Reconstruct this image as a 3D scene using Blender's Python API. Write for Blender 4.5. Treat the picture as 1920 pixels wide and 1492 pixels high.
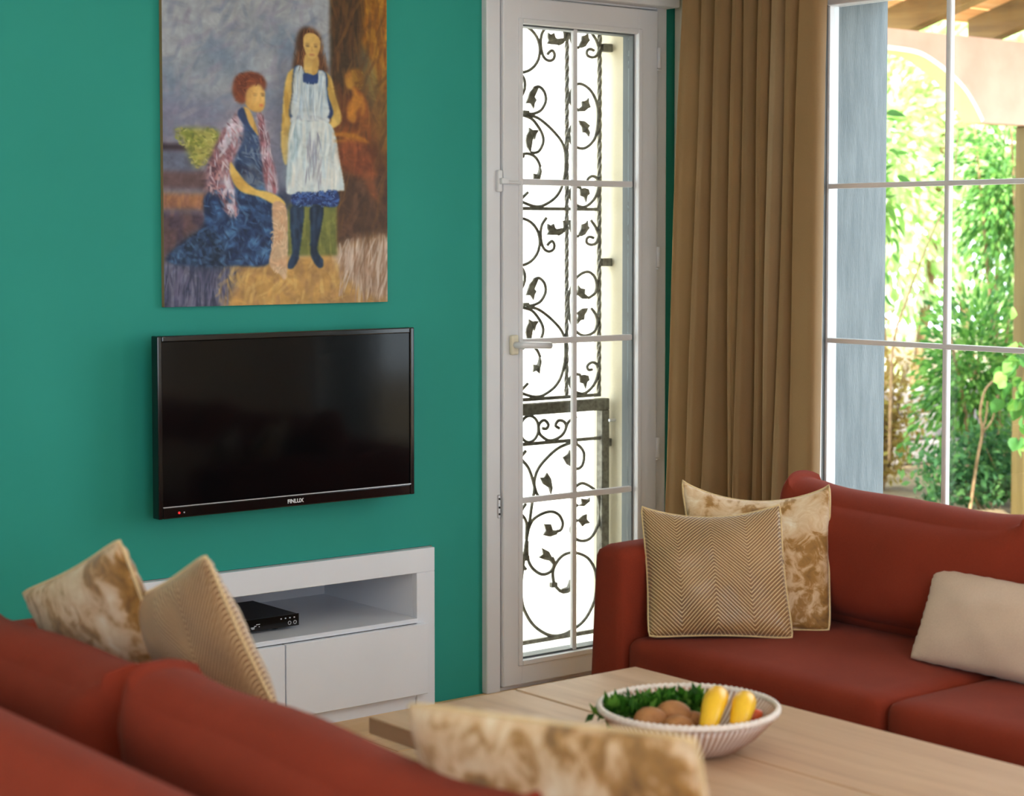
import bpy, bmesh, math, random
import numpy as np
from mathutils import Vector, Matrix, Euler

for _o in list(bpy.data.objects):
    bpy.data.objects.remove(_o, do_unlink=True)
SC = bpy.context.scene
COL = SC.collection
PI = math.pi

# ------------------------------------------------------------------ camera
FPX, YAW, PITCH, PPY = 3600.0, math.radians(38.6), math.radians(2.94), 631.0
cam_data = bpy.data.cameras.new('camera')
cam_data.sensor_fit = 'HORIZONTAL'
cam_data.sensor_width = 36.0
cam_data.lens = FPX / 1920.0 * 36.0
cam_data.shift_y = -(746.0 - PPY) / 1920.0
cam_data.clip_start = 0.05
cam_data.dof.use_dof = True
cam_data.dof.focus_distance = 5.35
cam_data.dof.aperture_fstop = 4.0
cam = bpy.data.objects.new('camera', cam_data)
COL.objects.link(cam)
cam.location = (0, 0, 1.37)
cam.rotation_euler = (PI / 2 - PITCH, 0, -YAW)
SC.camera = cam

# ------------------------------------------------------------------ world, sun, lights
world = bpy.data.worlds.new('sky_world')
SC.world = world
world.use_nodes = True
_bg = world.node_tree.nodes['Background']
_bg.inputs[0].default_value = (0.80, 0.90, 1.0, 1)
_bg.inputs[1].default_value = 6.2

sun_data = bpy.data.lights.new('sun', 'SUN')
sun_data.energy = 17.0
sun_data.angle = 0.02
sun_data.color = (1.0, 0.95, 0.86)
sun = bpy.data.objects.new('sun', sun_data)
COL.objects.link(sun)
sun.rotation_euler = Vector((-0.40, -0.45, 0.80)).to_track_quat('Z', 'Y').to_euler()


def area_light(name, loc, direction, sx, sy, power, color, portal=False):
    d = bpy.data.lights.new(name, 'AREA')
    d.shape = 'RECTANGLE'
    d.size, d.size_y = sx, sy
    d.energy = power
    d.color = color
    if portal:
        d.cycles.is_portal = True
    o = bpy.data.objects.new(name, d)
    COL.objects.link(o)
    o.location = loc
    o.rotation_euler = Vector(direction).to_track_quat('-Z', 'Y').to_euler()
    return o


# daylight of the big glazed openings behind and beside the camera
area_light('daylight_rear_opening', (0.35, -1.42, 1.30), (0.0, 1, 0), 2.6, 2.0, 3.5, (0.97, 0.98, 1.0))
area_light('left_fill_portal', (-1.72, 2.35, 1.45), (1, 0, 0), 1.1, 1.1, 1.0, (1, 1, 1), portal=True)  # portal of an added, unseen opening that brings fill light from the left
area_light('rear_portal', (0.35, -1.72, 1.25), (0, 1, 0), 2.7, 2.2, 1.0, (1, 1, 1), portal=True)
area_light('daylight_side_opening', (4.22, -0.2, 1.2), (-1, 0, 0), 1.5, 1.9, 5.0, (0.95, 0.98, 1.0))
area_light('window_portal', (4.62, 3.02, 1.1), (-1, 0, 0), 1.75, 2.1, 1.0, (1, 1, 1), portal=True)
area_light('door_portal', (3.86, 4.80, 1.05), (0, -1, 0), 0.62, 2.05, 1.0, (1, 1, 1), portal=True)

SC.view_settings.view_transform = 'Standard'
SC.view_settings.look = 'None'
SC.view_settings.exposure = 0.0
SC.view_settings.gamma = 1.0
SC.view_settings.use_curve_mapping = False
SC.cycles.use_denoising = True
SC.cycles.max_bounces = 10
SC.cycles.diffuse_bounces = 5
SC.cycles.glossy_bounces = 4
SC.cycles.transmission_bounces = 6
SC.cycles.transparent_max_bounces = 16
SC.cycles.sample_clamp_indirect = 6.0
SC.cycles.caustics_reflective = False
SC.cycles.caustics_refractive = False


# ------------------------------------------------------------------ helpers
def srgb(r, g, b):
    f = lambda c: (c / 255.0 / 12.92) if c / 255.0 <= 0.04045 else ((c / 255.0 + 0.055) / 1.055) ** 2.4
    return (f(r), f(g), f(b), 1.0)


class NT:
    """thin node-graph helper"""
    def __init__(self, mat):
        self.t = mat.node_tree
        self.n = self.t.nodes
        self.bsdf = self.n.get('Principled BSDF')
        self.out = self.n.get('Material Output')

    def node(self, kind, **kw):
        n = self.n.new(kind)
        for k, v in kw.items():
            if k in n.inputs:
                self.set(n.inputs[k], v)
            else:
                setattr(n, k, v)
        return n

    def set(self, inp, v):
        if isinstance(v, bpy.types.NodeSocket):
            self.t.links.new(v, inp)
        else:
            inp.default_value = v

    def math(self, op, a, b=None, c=None):
        n = self.n.new('ShaderNodeMath')
        n.operation = op
        self.set(n.inputs[0], a)
        if b is not None:
            self.set(n.inputs[1], b)
        if c is not None:
            self.set(n.inputs[2], c)
        return n.outputs[0]

    def ramp(self, fac, stops):
        n = self.n.new('ShaderNodeValToRGB')
        e = n.color_ramp.elements
        while len(e) < len(stops):
            e.new(0.5)
        for el, (p, c) in zip(e, stops):
            el.position = p
            el.color = c
        self.set(n.inputs[0], fac)
        return n.outputs[0]

    def noise(self, scale, detail=3.0, rough=0.55, vec=None, out=0, dist=0.0):
        n = self.n.new('ShaderNodeTexNoise')
        n.inputs['Scale'].default_value = scale
        n.inputs['Detail'].default_value = detail
        n.inputs['Roughness'].default_value = rough
        n.inputs['Distortion'].default_value = dist
        if vec is not None:
            self.set(n.inputs['Vector'], vec)
        return n.outputs[out]

    def coord(self, which='Object', scale=(1, 1, 1)):
        c = self.n.new('ShaderNodeTexCoord').outputs[which]
        m = self.n.new('ShaderNodeMapping')
        m.inputs['Scale'].default_value = scale
        self.t.links.new(c, m.inputs['Vector'])
        return m.outputs[0]

    def mix(self, fac, a, b):
        n = self.n.new('ShaderNodeMix')
        n.data_type = 'RGBA'
        self.set(n.inputs[0], fac)
        self.set(n.inputs[6], a)
        self.set(n.inputs[7], b)
        return n.outputs[2]

    def bump(self, h, strength=0.2, dist=0.01):
        n = self.n.new('ShaderNodeBump')
        n.inputs['Strength'].default_value = strength
        n.inputs['Distance'].default_value = dist
        self.set(n.inputs['Height'], h)
        self.t.links.new(n.outputs[0], self.bsdf.inputs['Normal'])


def mat(name, color=(0.5, 0.5, 0.5, 1), rough=0.5, metal=0.0, spec=0.5, sheen=0.0):
    m = bpy.data.materials.new(name)
    m.use_nodes = True
    b = m.node_tree.nodes['Principled BSDF']
    b.inputs['Base Color'].default_value = color
    b.inputs['Roughness'].default_value = rough
    b.inputs['Metallic'].default_value = metal
    b.inputs['Specular IOR Level'].default_value = spec
    b.inputs['Sheen Weight'].default_value = sheen
    return m


def vary(m, c1, c2, scale, rough_bump=None, stretch=(1, 1, 1), detail=4.0, lo=0.35, hi=0.65):
    g = NT(m)
    v = g.coord('Object', stretch)
    n = g.noise(scale, detail, vec=v)
    g.set(g.bsdf.inputs['Base Color'], g.ramp(n, [(lo, c1), (hi, c2)]))
    if rough_bump:
        bs, st, ds = rough_bump
        g.bump(g.noise(bs, 3.0, vec=v), st, ds)
    return m


M = {}
M['teal'] = vary(mat('teal_wall_paint', rough=0.62, spec=0.25), srgb(36, 142, 128), srgb(39, 146, 132), 2.0, (180.0, 0.05, 0.002))
M['offwhite'] = vary(mat('offwhite_plaster', rough=0.85), srgb(226, 220, 205), srgb(234, 229, 216), 3.0)
M['ceil'] = mat('ceiling_paint', srgb(236, 234, 228), 0.9)
M['pvc'] = vary(mat('white_pvc', rough=0.32), srgb(214, 214, 217), srgb(220, 221, 224), 2.0)
M['pvc_edge'] = mat('pvc_gasket', srgb(92, 98, 100), 0.6)
M['handle'] = mat('cream_plastic', srgb(222, 214, 190), 0.35)
M['lacquer'] = vary(mat('white_lacquer', rough=0.28), srgb(222, 225, 232), srgb(229, 231, 237), 2.0)
M['exterior'] = vary(mat('exterior_render', rough=0.9), srgb(196, 186, 160), srgb(208, 198, 174), 5.0, (90.0, 0.2, 0.004))
M['whitewall'] = vary(mat('white_garden_wall', rough=0.9), srgb(246, 244, 236), srgb(250, 249, 243), 3.0, (60.0, 0.2, 0.004))
M['bluegrey'] = vary(mat('bluegrey_render', rough=0.85), srgb(106, 114, 118), srgb(124, 131, 134), 6.0, (60.0, 0.35, 0.006), (6, 6, 0.8))
M['terrace'] = vary(mat('terrace_stone', rough=0.85), srgb(205, 200, 188), srgb(228, 222, 210), 4.0)
M['soil'] = vary(mat('garden_soil', rough=0.95), srgb(92, 74, 52), srgb(132, 112, 80), 6.0, (20.0, 0.6, 0.03))
M['black_gloss'] = mat('black_gloss_plastic', (0.004, 0.004, 0.004, 1), 0.12, spec=0.5)
M['black_screen'] = mat('black_screen', (0.0025, 0.0025, 0.003, 1), 0.09, spec=0.2)
M['black_matte'] = mat('black_matte_plastic', (0.012, 0.012, 0.013, 1), 0.5)
M['chrome'] = mat('silver_print', (0.6, 0.6, 0.62, 1), 0.35, metal=0.7)
M['print'] = mat('white_print', (0.65, 0.65, 0.67, 1), 0.5)
M['iron'] = vary(mat('wrought_iron', rough=0.5, metal=0.35), srgb(78, 74, 64), srgb(112, 108, 96), 60.0, (120.0, 0.4, 0.003))
M['canvas_edge'] = mat('canvas_edge', srgb(140, 118, 84), 0.9)

m = mat('led_red', (0.2, 0, 0, 1), 0.4)
m.node_tree.nodes['Principled BSDF'].inputs['Emission Color'].default_value = (1, 0.03, 0.03, 1)
m.node_tree.nodes['Principled BSDF'].inputs['Emission Strength'].default_value = 1.0
M['led'] = m


def fabric(name, c1, c2, weave=900.0, sheen=0.25, rough=0.9, fold=None):
    m = mat(name, rough=rough, spec=0.15, sheen=sheen)
    g = NT(m)
    v = g.coord('Object')
    n = g.noise(weave, 2.0, vec=v)
    n2 = g.noise(5.0, 3.0, vec=v)
    f = g.math('ADD', g.math('MULTIPLY', n, 0.6), g.math('MULTIPLY', n2, 0.4))
    g.set(g.bsdf.inputs['Base Color'], g.ramp(f, [(0.35, c1), (0.65, c2)]))
    g.bump(n, 0.25, 0.001)
    return m


M['red'] = fabric('terracotta_fabric', srgb(120, 44, 27), srgb(137, 54, 35), 700.0, 0.03)
M['linen'] = fabric('beige_linen', srgb(192, 166, 146), srgb(212, 188, 168), 500.0, 0.2)
M['curtain'] = fabric('camel_curtain', srgb(126, 99, 68), srgb(142, 113, 80), 600.0, 0.03)
_g = NT(M['curtain'])
_tr = _g.node('ShaderNodeBsdfTranslucent')
_tr.inputs[0].default_value = srgb(250, 226, 182)
_mx = _g.node('ShaderNodeMixShader')
_mx.inputs[0].default_value = 0.22
_g.t.links.new(_g.bsdf.outputs[0], _mx.inputs[1])
_g.t.links.new(_tr.outputs[0], _mx.inputs[2])
_g.t.links.new(_mx.outputs[0], _g.out.inputs[0])

# glass: thin clear pane that mirrors a little at grazing angles
m = bpy.data.materials.new('window_glass')
m.use_nodes = True
g = NT(m)
tr = g.node('ShaderNodeBsdfTransparent')
tr.inputs[0].default_value = (0.95, 0.97, 0.965, 1)
gl = g.node('ShaderNodeBsdfGlossy')
gl.inputs['Roughness'].default_value = 0.0
fr = g.node('ShaderNodeLayerWeight')
fr.inputs[0].default_value = 0.5
frf = g.math('ADD', 0.02, g.math('MULTIPLY', 0.85, g.math('POWER', fr.outputs['Facing'], 5.0)))
mx = g.node('ShaderNodeMixShader')
g.t.links.new(frf, mx.inputs[0])
g.t.links.new(tr.outputs[0], mx.inputs[1])
g.t.links.new(gl.outputs[0], mx.inputs[2])
g.t.links.new(mx.outputs[0], g.out.inputs[0])
M['glass'] = m


def wood(name, c1, c2, c3, along='X', scale=1.0, rough=0.45):
    m = mat(name, rough=rough, spec=0.35)
    g = NT(m)
    s = {'X': (1.2, 14, 14), 'Y': (14, 1.2, 14), 'Z': (14, 14, 1.2)}[along]
    v = g.coord('Object', tuple(q * scale for q in s))
    n = g.noise(1.6, 6.0, 0.6, vec=v, dist=0.6)
    n2 = g.noise(0.7, 2.0, 0.5, vec=v)
    rnd = g.node('ShaderNodeObjectInfo').outputs['Random']
    f = g.math('ADD', g.math('MULTIPLY', n, 0.65), g.math('ADD', g.math('MULTIPLY', n2, 0.3), g.math('MULTIPLY', rnd, 0.08)))
    g.set(g.bsdf.inputs['Base Color'], g.ramp(f, [(0.34, c1), (0.5, c2), (0.68, c3)]))
    g.bump(n, 0.08, 0.002)
    return m


M['table_wood'] = wood('pale_oak_tabletop', srgb(180, 146, 118), srgb(197, 164, 134), srgb(207, 177, 148), 'Y', 1.0)
M['floor_wood'] = wood('oak_floor', srgb(190, 146, 98), srgb(212, 170, 118), srgb(224, 186, 136), 'X', 0.8, 0.4)
M['leg_wood'] = wood('oak_leg', srgb(140, 106, 72), srgb(165, 128, 90), srgb(185, 150, 108), 'Z', 1.0)
M['beam'] = wood('pergola_beam', srgb(84, 64, 36), srgb(116, 92, 52), srgb(140, 114, 66), 'Y', 0.6, 0.7)
M['post'] = wood('pergola_post', srgb(78, 64, 32), srgb(96, 80, 42), srgb(112, 94, 54), 'Z', 0.6, 0.7)
M['roofboard'] = wood('pergola_boards', srgb(206, 140, 84), srgb(228, 172, 116), srgb(238, 196, 146), 'X', 0.6, 0.7)
M['fascia'] = vary(mat('peach_render', rough=0.85), srgb(196, 156, 136), srgb(208, 172, 152), 3.0, (40.0, 0.3, 0.006))
M['fascia_lip'] = mat('white_arch_lip', srgb(240, 238, 228), 0.8)
M['fascia_edge'] = mat('pale_arch_soffit', srgb(204, 192, 134), 0.85)


def chevron_mat():
    m = mat('gold_chevron_satin', rough=0.36, spec=0.5, sheen=0.25)
    g = NT(m)
    uv = g.node('ShaderNodeUVMap').outputs[0]
    sep = g.node('ShaderNodeSeparateXYZ')
    g.t.links.new(uv, sep.inputs[0])
    u, v = sep.outputs[0], sep.outputs[1]
    tri = g.math('ABSOLUTE', g.math('SUBTRACT', g.math('FRACT', g.math('ADD', g.math('MULTIPLY', u, 2.0), 0.02)), 0.5))
    w = g.math('FRACT', g.math('MULTIPLY', g.math('SUBTRACT', v, g.math('MULTIPLY', tri, 0.52)), 34.0))
    line = g.math('ABSOLUTE', g.math('SUBTRACT', w, 0.5))
    n = g.noise(6.0, 3.0, vec=g.coord('Object'))
    base = g.ramp(n, [(0.3, srgb(112, 78, 48)), (0.7, srgb(150, 110, 68))])
    g.set(g.bsdf.inputs['Base Color'], g.mix(g.ramp(line, [(0.30, (0, 0, 0, 1)), (0.44, (1, 1, 1, 1))]), base, srgb(230, 202, 154)))
    g.bump(line, 0.5, 0.003)
    return m


M['chevron'] = chevron_mat()


def floral_mat():
    m = mat('gold_floral_velvet', rough=0.6, spec=0.35, sheen=0.35)
    g = NT(m)
    v = g.coord('Object')
    big = g.noise(7.0, 3.0, 0.5, vec=v, dist=0.6)
    fine = g.noise(24.0, 5.0, 0.62, vec=v, dist=1.2)
    f = g.math('ADD', g.math('MULTIPLY', big, 0.6), g.math('MULTIPLY', fine, 0.4))
    c = g.ramp(f, [(0.32, srgb(240, 236, 224)), (0.41, srgb(222, 200, 168)), (0.50, srgb(204, 170, 130)), (0.545, srgb(162, 118, 56)), (0.64, srgb(112, 78, 34))])
    g.set(g.bsdf.inputs['Base Color'], c)
    g.bump(f, 0.5, 0.006)
    return m


M['floral'] = floral_mat()
M['piping'] = fabric('pillow_piping', srgb(206, 178, 126), srgb(226, 202, 156), 300.0)


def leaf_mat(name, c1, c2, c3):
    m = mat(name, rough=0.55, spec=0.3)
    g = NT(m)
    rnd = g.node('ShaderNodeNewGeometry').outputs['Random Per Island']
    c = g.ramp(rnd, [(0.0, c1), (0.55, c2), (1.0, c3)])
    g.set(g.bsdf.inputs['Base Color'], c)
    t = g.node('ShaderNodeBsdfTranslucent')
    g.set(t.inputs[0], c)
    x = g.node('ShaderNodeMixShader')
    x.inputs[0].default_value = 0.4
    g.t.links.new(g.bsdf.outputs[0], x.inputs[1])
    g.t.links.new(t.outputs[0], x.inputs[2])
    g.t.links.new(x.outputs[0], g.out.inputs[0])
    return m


M['leaf_bright'] = leaf_mat('glare_tinted_leaves', srgb(156, 196, 108), srgb(206, 230, 160), srgb(244, 250, 226))  # sun glare put into the leaf colour: greens run up to near white
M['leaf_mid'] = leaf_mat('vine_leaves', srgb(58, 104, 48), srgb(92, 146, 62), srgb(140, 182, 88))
M['leaf_dark'] = leaf_mat('shade_tinted_leaves', srgb(40, 78, 42), srgb(66, 112, 62), srgb(98, 142, 76))  # shade of the low plants put into the colour as darker greens
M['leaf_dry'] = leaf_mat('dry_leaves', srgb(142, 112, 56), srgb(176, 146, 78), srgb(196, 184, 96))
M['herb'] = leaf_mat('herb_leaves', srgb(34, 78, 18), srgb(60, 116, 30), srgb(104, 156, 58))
M['bark'] = vary(mat('vine_bark', rough=0.9), srgb(120, 92, 62), srgb(164, 134, 96), 20.0)
M['stone'] = vary(mat('garden_stone', rough=0.9), srgb(120, 112, 112), srgb(156, 146, 140), 8.0, (30.0, 0.5, 0.01))
M['kiwi'] = vary(mat('brown_fruit_skin', rough=0.7), srgb(152, 100, 58), srgb(178, 126, 78), 40.0, (160.0, 0.3, 0.002))
M['banana'] = vary(mat('yellow_peel', rough=0.35), srgb(236, 178, 22), srgb(250, 206, 52), 14.0)
M['banana_tip'] = mat('brown_peel_tip', srgb(92, 70, 30), 0.7)
M['tomato'] = vary(mat('orange_red_skin', rough=0.3), srgb(190, 70, 34), srgb(210, 96, 52), 20.0)

ORG = {}


def tag(o, label=None, cat=None, group=None, kind=None):
    if label:
        o['label'] = label
    if cat:
        o['category'] = cat
    if group:
        o['group'] = group
    if kind:
        o['kind'] = kind
    return o


def thing(name, loc, label, cat, group=None, kind=None):
    o = bpy.data.objects.new(name, None)
    o.empty_display_size = 0.05
    COL.objects.link(o)
    o.location = loc
    ORG[o.name] = Vector(loc)
    return tag(o, label, cat, group, kind)


def obj(name, verts, faces, material, parent=None, smooth=False, uvs=None, loc=None):
    """one mesh object; verts are world coordinates"""
    if parent is not None:
        base = ORG[parent.name]
    else:
        base = Vector(loc) if loc is not None else Vector((0, 0, 0))
    me = bpy.data.meshes.new(name)
    va = np.asarray(verts, dtype=float) - np.array(base)
    me.from_pydata([tuple(v) for v in va], [], faces)
    if uvs is not None:
        lay = me.uv_layers.new(name='UVMap')
        idx = np.zeros(len(me.loops), dtype=int)
        me.loops.foreach_get('vertex_index', idx)
        lay.data.foreach_set('uv', np.asarray(uvs, dtype=float)[idx].ravel())
    bm = bmesh.new()
    bm.from_mesh(me)
    bmesh.ops.recalc_face_normals(bm, faces=bm.faces)
    bm.to_mesh(me)
    bm.free()
    if smooth:
        me.polygons.foreach_set('use_smooth', [True] * len(me.polygons))
    if material is not None:
        me.materials.append(M[material] if isinstance(material, str) else material)
    o = bpy.data.objects.new(name, me)
    COL.objects.link(o)
    if parent is not None:
        o.parent = parent
        ORG[o.name] = base
    else:
        o.location = base
        ORG[o.name] = base
    return o


def box_geo(a, b, bevel=0.0, seg=2):
    bm = bmesh.new()
    bmesh.ops.create_cube(bm, size=1.0)
    a, b = Vector(a), Vector(b)
    for v in bm.verts:
        v.co = Vector(((a.x + b.x) / 2 + v.co.x * (b.x - a.x), (a.y + b.y) / 2 + v.co.y * (b.y - a.y), (a.z + b.z) / 2 + v.co.z * (b.z - a.z)))
    if bevel > 0:
        bmesh.ops.bevel(bm, geom=list(bm.edges), offset=bevel, segments=seg, affect='EDGES', profile=0.5)
    vs = [tuple(v.co) for v in bm.verts]
    bm.verts.index_update()
    fs = [[v.index for v in f.verts] for f in bm.faces]
    bm.free()
    return vs, fs


def box(name, a, b, material, parent=None, bevel=0.0, seg=2, smooth=False, loc=None):
    vs, fs = box_geo(a, b, bevel, seg)
    return obj(name, vs, fs, material, parent, smooth, loc=loc)


def join_geo(parts):
    V, F = [], []
    for vs, fs in parts:
        k = len(V)
        V += list(vs)
        F += [[i + k for i in f] for f in fs]
    return V, F


def prism_geo(poly, axis, a, b):
    """2D polygon extruded along an axis; poly is (p,q) in the other two axes, order x,y,z"""
    def pt(p, t):
        if axis == 'y':
            return (p[0], t, p[1])
        if axis == 'x':
            return (t, p[0], p[1])
        return (p[0], p[1], t)
    n = len(poly)
    vs = [pt(p, a) for p in poly] + [pt(p, b) for p in poly]
    fs = [list(range(n))[::-1], list(range(n, 2 * n))] + [[i, (i + 1) % n, n + (i + 1) % n, n + i] for i in range(n)]
    return vs, fs


def catmull(pts, sub=6, closed=False):
    P = [np.array(p, float) for p in pts]
    n = len(P)
    out = []
    rng = range(n if closed else n - 1)
    for i in rng:
        if closed:
            p0, p1, p2, p3 = P[(i - 1) % n], P[i], P[(i + 1) % n], P[(i + 2) % n]
        else:
            p0, p1, p2, p3 = P[max(i - 1, 0)], P[i], P[i + 1], P[min(i + 2, n - 1)]
        for k in range(sub):
            t = k / sub
            out.append(0.5 * ((2 * p1) + (-p0 + p2) * t + (2 * p0 - 5 * p1 + 4 * p2 - p3) * t * t + (-p0 + 3 * p1 - 3 * p2 + p3) * t ** 3))
    if not closed:
        out.append(P[-1])
    return out


def tube_geo(pts, r, seg=8, closed=False, taper=None):
    P = [Vector(p) for p in pts]
    n = len(P)
    vs, fs = [], []
    up = Vector((0.13, 0.31, 0.94)).normalized()
    for i in range(n):
        a = P[(i - 1) % n] if (closed or i > 0) else P[i]
        b = P[(i + 1) % n] if (closed or i < n - 1) else P[i]
        t = (b - a).normalized()
        s = t.cross(up)
        if s.length < 0.05:
            s = t.cross(Vector((1, 0, 0)))
        s.normalize()
        w = s.cross(t)
        rr = r if taper is None else r * taper(i / (n - 1))
        for k in range(seg):
            an = 2 * PI * k / seg
            vs.append(tuple(P[i] + s * math.cos(an) * rr + w * math.sin(an) * rr))
    for i in range(n if closed else n - 1):
        j = (i + 1) % n
        for k in range(seg):
            l = (k + 1) % seg
            fs.append([i * seg + k, i * seg + l, j * seg + l, j * seg + k])
    if not closed:
        fs.append(list(range(seg))[::-1])
        fs.append([(n - 1) * seg + k for k in range(seg)])
    return vs, fs


def lathe_geo(prof, seg, center, closed_profile=False, mod=None):
    vs, fs = [], []
    m_ = len(prof)
    for k in range(seg):
        an = 2 * PI * k / seg
        for i, (r, z) in enumerate(prof):
            rr = r + (mod(an, i) if mod else 0)
            vs.append((center[0] + rr * math.cos(an), center[1] + rr * math.sin(an), center[2] + z))
    for k in range(seg):
        l = (k + 1) % seg
        for i in range(m_ if closed_profile else m_ - 1):
            j = (i + 1) % m_
            fs.append([k * m_ + i, l * m_ + i, l * m_ + j, k * m_ + j])
    return vs, fs


def soft_box(a, b, r, bulge=(0, 0, 0), n=12, deform=None):
    """rounded, puffed cuboid (cushion)"""
    a, b = np.array(a, float), np.array(b, float)
    c, h = (a + b) / 2, (b - a) / 2
    idx, vs, fs = {}, [], []

    def vid(p):
        key = tuple(np.round(p, 5))
        if key not in idx:
            idx[key] = len(vs)
            vs.append(np.array(p, float))
        return idx[key]
    for ax in range(3):
        o1, o2 = (ax + 1) % 3, (ax + 2) % 3
        for s in (-1, 1):
            for i in range(n):
                for j in range(n):
                    q = []
                    for di, dj in ((0, 0), (1, 0), (1, 1), (0, 1)):
                        p = np.zeros(3)
                        p[ax] = s
                        p[o1] = -1 + 2 * (i + di) / n
                        p[o2] = -1 + 2 * (j + dj) / n
                        q.append(vid(p))
                    fs.append(q)
    V = []
    for p in vs:
        # spread the samples towards the edges for a clean rounding
        s = np.sign(p) * (1 - (1 - np.abs(p)) ** 1.5)
        w = s * h
        inner = np.clip(w, -(h - r), h - r)
        d = w - inner
        L = np.linalg.norm(d)
        if L > 1e-9:
            m_ = np.max(np.abs(d))
            w = inner + d / L * m_
        for ax in range(3):
            o1, o2 = (ax + 1) % 3, (ax + 2) % 3
            w[ax] += bulge[ax] * p[ax] * max(0, 1 - p[o1] ** 2) ** 2 * max(0, 1 - p[o2] ** 2) ** 2
        w = w + c
        if deform:
            w = np.array(deform(w, p))
        V.append(tuple(w))
    return V, fs

# outlines of the ironwork in metres (x, z)
GA_CURVES = [[(3.908, 2.039), (3.89, 2.017), (3.884, 1.992), (3.887, 1.963), (3.899, 1.94), (3.918, 1.932), (3.936, 1.938), (3.941, 1.953), (3.932, 1.965), (3.918, 1.958), (3.912, 1.951)], [(4.006, 2.033), (4.009, 2.006), (4.023, 1.984), (4.043, 1.981)], [(4.096, 2.033), (4.119, 2.006), (4.127, 1.99)], [(4.13, 1.979), (4.119, 1.96), (4.099, 1.953), (4.079, 1.959), (4.078, 1.972), (4.09, 1.979), (4.107, 1.975)], [(3.827, 1.762), (3.853, 1.762), (3.886, 1.775), (3.905, 1.805), (3.899, 1.832), (3.878, 1.848), (3.856, 1.843)], [(3.832, 1.758), (3.87, 1.75), (3.908, 1.73), (3.946, 1.702), (3.971, 1.678), (3.985, 1.649), (3.988, 1.602), (3.982, 1.564), (3.968, 1.526), (3.941, 1.496), (3.897, 1.474), (3.864, 1.47), (3.827, 1.478), (3.803, 1.488), (3.768, 1.514)], [(3.81, 1.756), (3.848, 1.745), (3.875, 1.721), (3.892, 1.696), (3.894, 1.671), (3.878, 1.646), (3.859, 1.639), (3.843, 1.64)], [(3.784, 1.626), (3.803, 1.631), (3.827, 1.636), (3.854, 1.63), (3.872, 1.616), (3.883, 1.596)], [(4.126, 1.554), (4.12, 1.565), (4.1, 1.57), (4.082, 1.56), (4.086, 1.547), (4.103, 1.547)], [(4.129, 1.537), (4.12, 1.511), (4.097, 1.485), (4.066, 1.47), (4.035, 1.476), (4.013, 1.492), (4.006, 1.509), (4.01, 1.526), (4.03, 1.535), (4.052, 1.531)], [(3.981, 2.031), (3.984, 2.011), (3.976, 1.995), (3.957, 1.986)]]
GA_OVAL = [[(4.029, 1.747), (4.007, 1.721), (4.003, 1.696), (4.015, 1.671), (4.046, 1.659), (4.074, 1.662), (4.103, 1.682), (4.119, 1.712), (4.125, 1.747), (4.125, 1.789), (4.111, 1.823), (4.091, 1.848), (4.063, 1.863), (4.037, 1.864), (4.015, 1.848), (4.005, 1.822), (4.01, 1.801), (4.023, 1.789), (4.043, 1.78)]]
GA_LEAVES = [[(3.981, 2.008), (3.976, 1.995), (3.957, 1.984), (3.935, 1.984), (3.91, 1.985), (3.918, 1.996), (3.913, 2.006), (3.914, 2.021), (3.926, 2.015), (3.939, 2.021), (3.943, 2.008), (3.959, 2.001)], [(4.043, 1.981), (4.045, 1.991), (4.054, 2.004), (4.056, 2.019), (4.073, 2.023), (4.082, 2.032), (4.084, 2.015), (4.09, 2.007), (4.082, 2.0), (4.071, 1.986), (4.054, 1.98)], [(3.878, 1.848), (3.856, 1.845), (3.84, 1.829), (3.832, 1.81), (3.824, 1.793), (3.843, 1.794), (3.856, 1.778), (3.86, 1.795), (3.867, 1.806), (3.856, 1.809), (3.853, 1.824), (3.864, 1.839)], [(3.843, 1.64), (3.829, 1.657), (3.824, 1.677), (3.828, 1.694), (3.837, 1.707), (3.837, 1.718), (3.851, 1.711), (3.867, 1.712), (3.877, 1.71), (3.867, 1.699), (3.864, 1.691), (3.86, 1.68), (3.848, 1.688), (3.837, 1.678), (3.835, 1.661)], [(3.881, 1.602), (3.889, 1.581), (3.883, 1.56), (3.881, 1.543), (3.867, 1.553), (3.854, 1.549), (3.856, 1.562), (3.855, 1.574), (3.87, 1.572), (3.878, 1.585)], [(4.049, 1.529), (4.068, 1.532), (4.086, 1.528), (4.091, 1.513), (4.081, 1.506), (4.075, 1.485), (4.066, 1.502), (4.051, 1.506)]]
GA_OVLEAVES = [[(4.04, 1.784), (4.057, 1.795), (4.056, 1.81), (4.074, 1.813), (4.085, 1.823), (4.086, 1.807), (4.094, 1.792), (4.082, 1.788), (4.068, 1.778), (4.049, 1.777)], [(4.043, 1.748), (4.068, 1.747), (4.091, 1.733), (4.083, 1.724), (4.091, 1.711), (4.087, 1.697), (4.074, 1.709), (4.06, 1.71), (4.057, 1.727), (4.049, 1.735)]]
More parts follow.
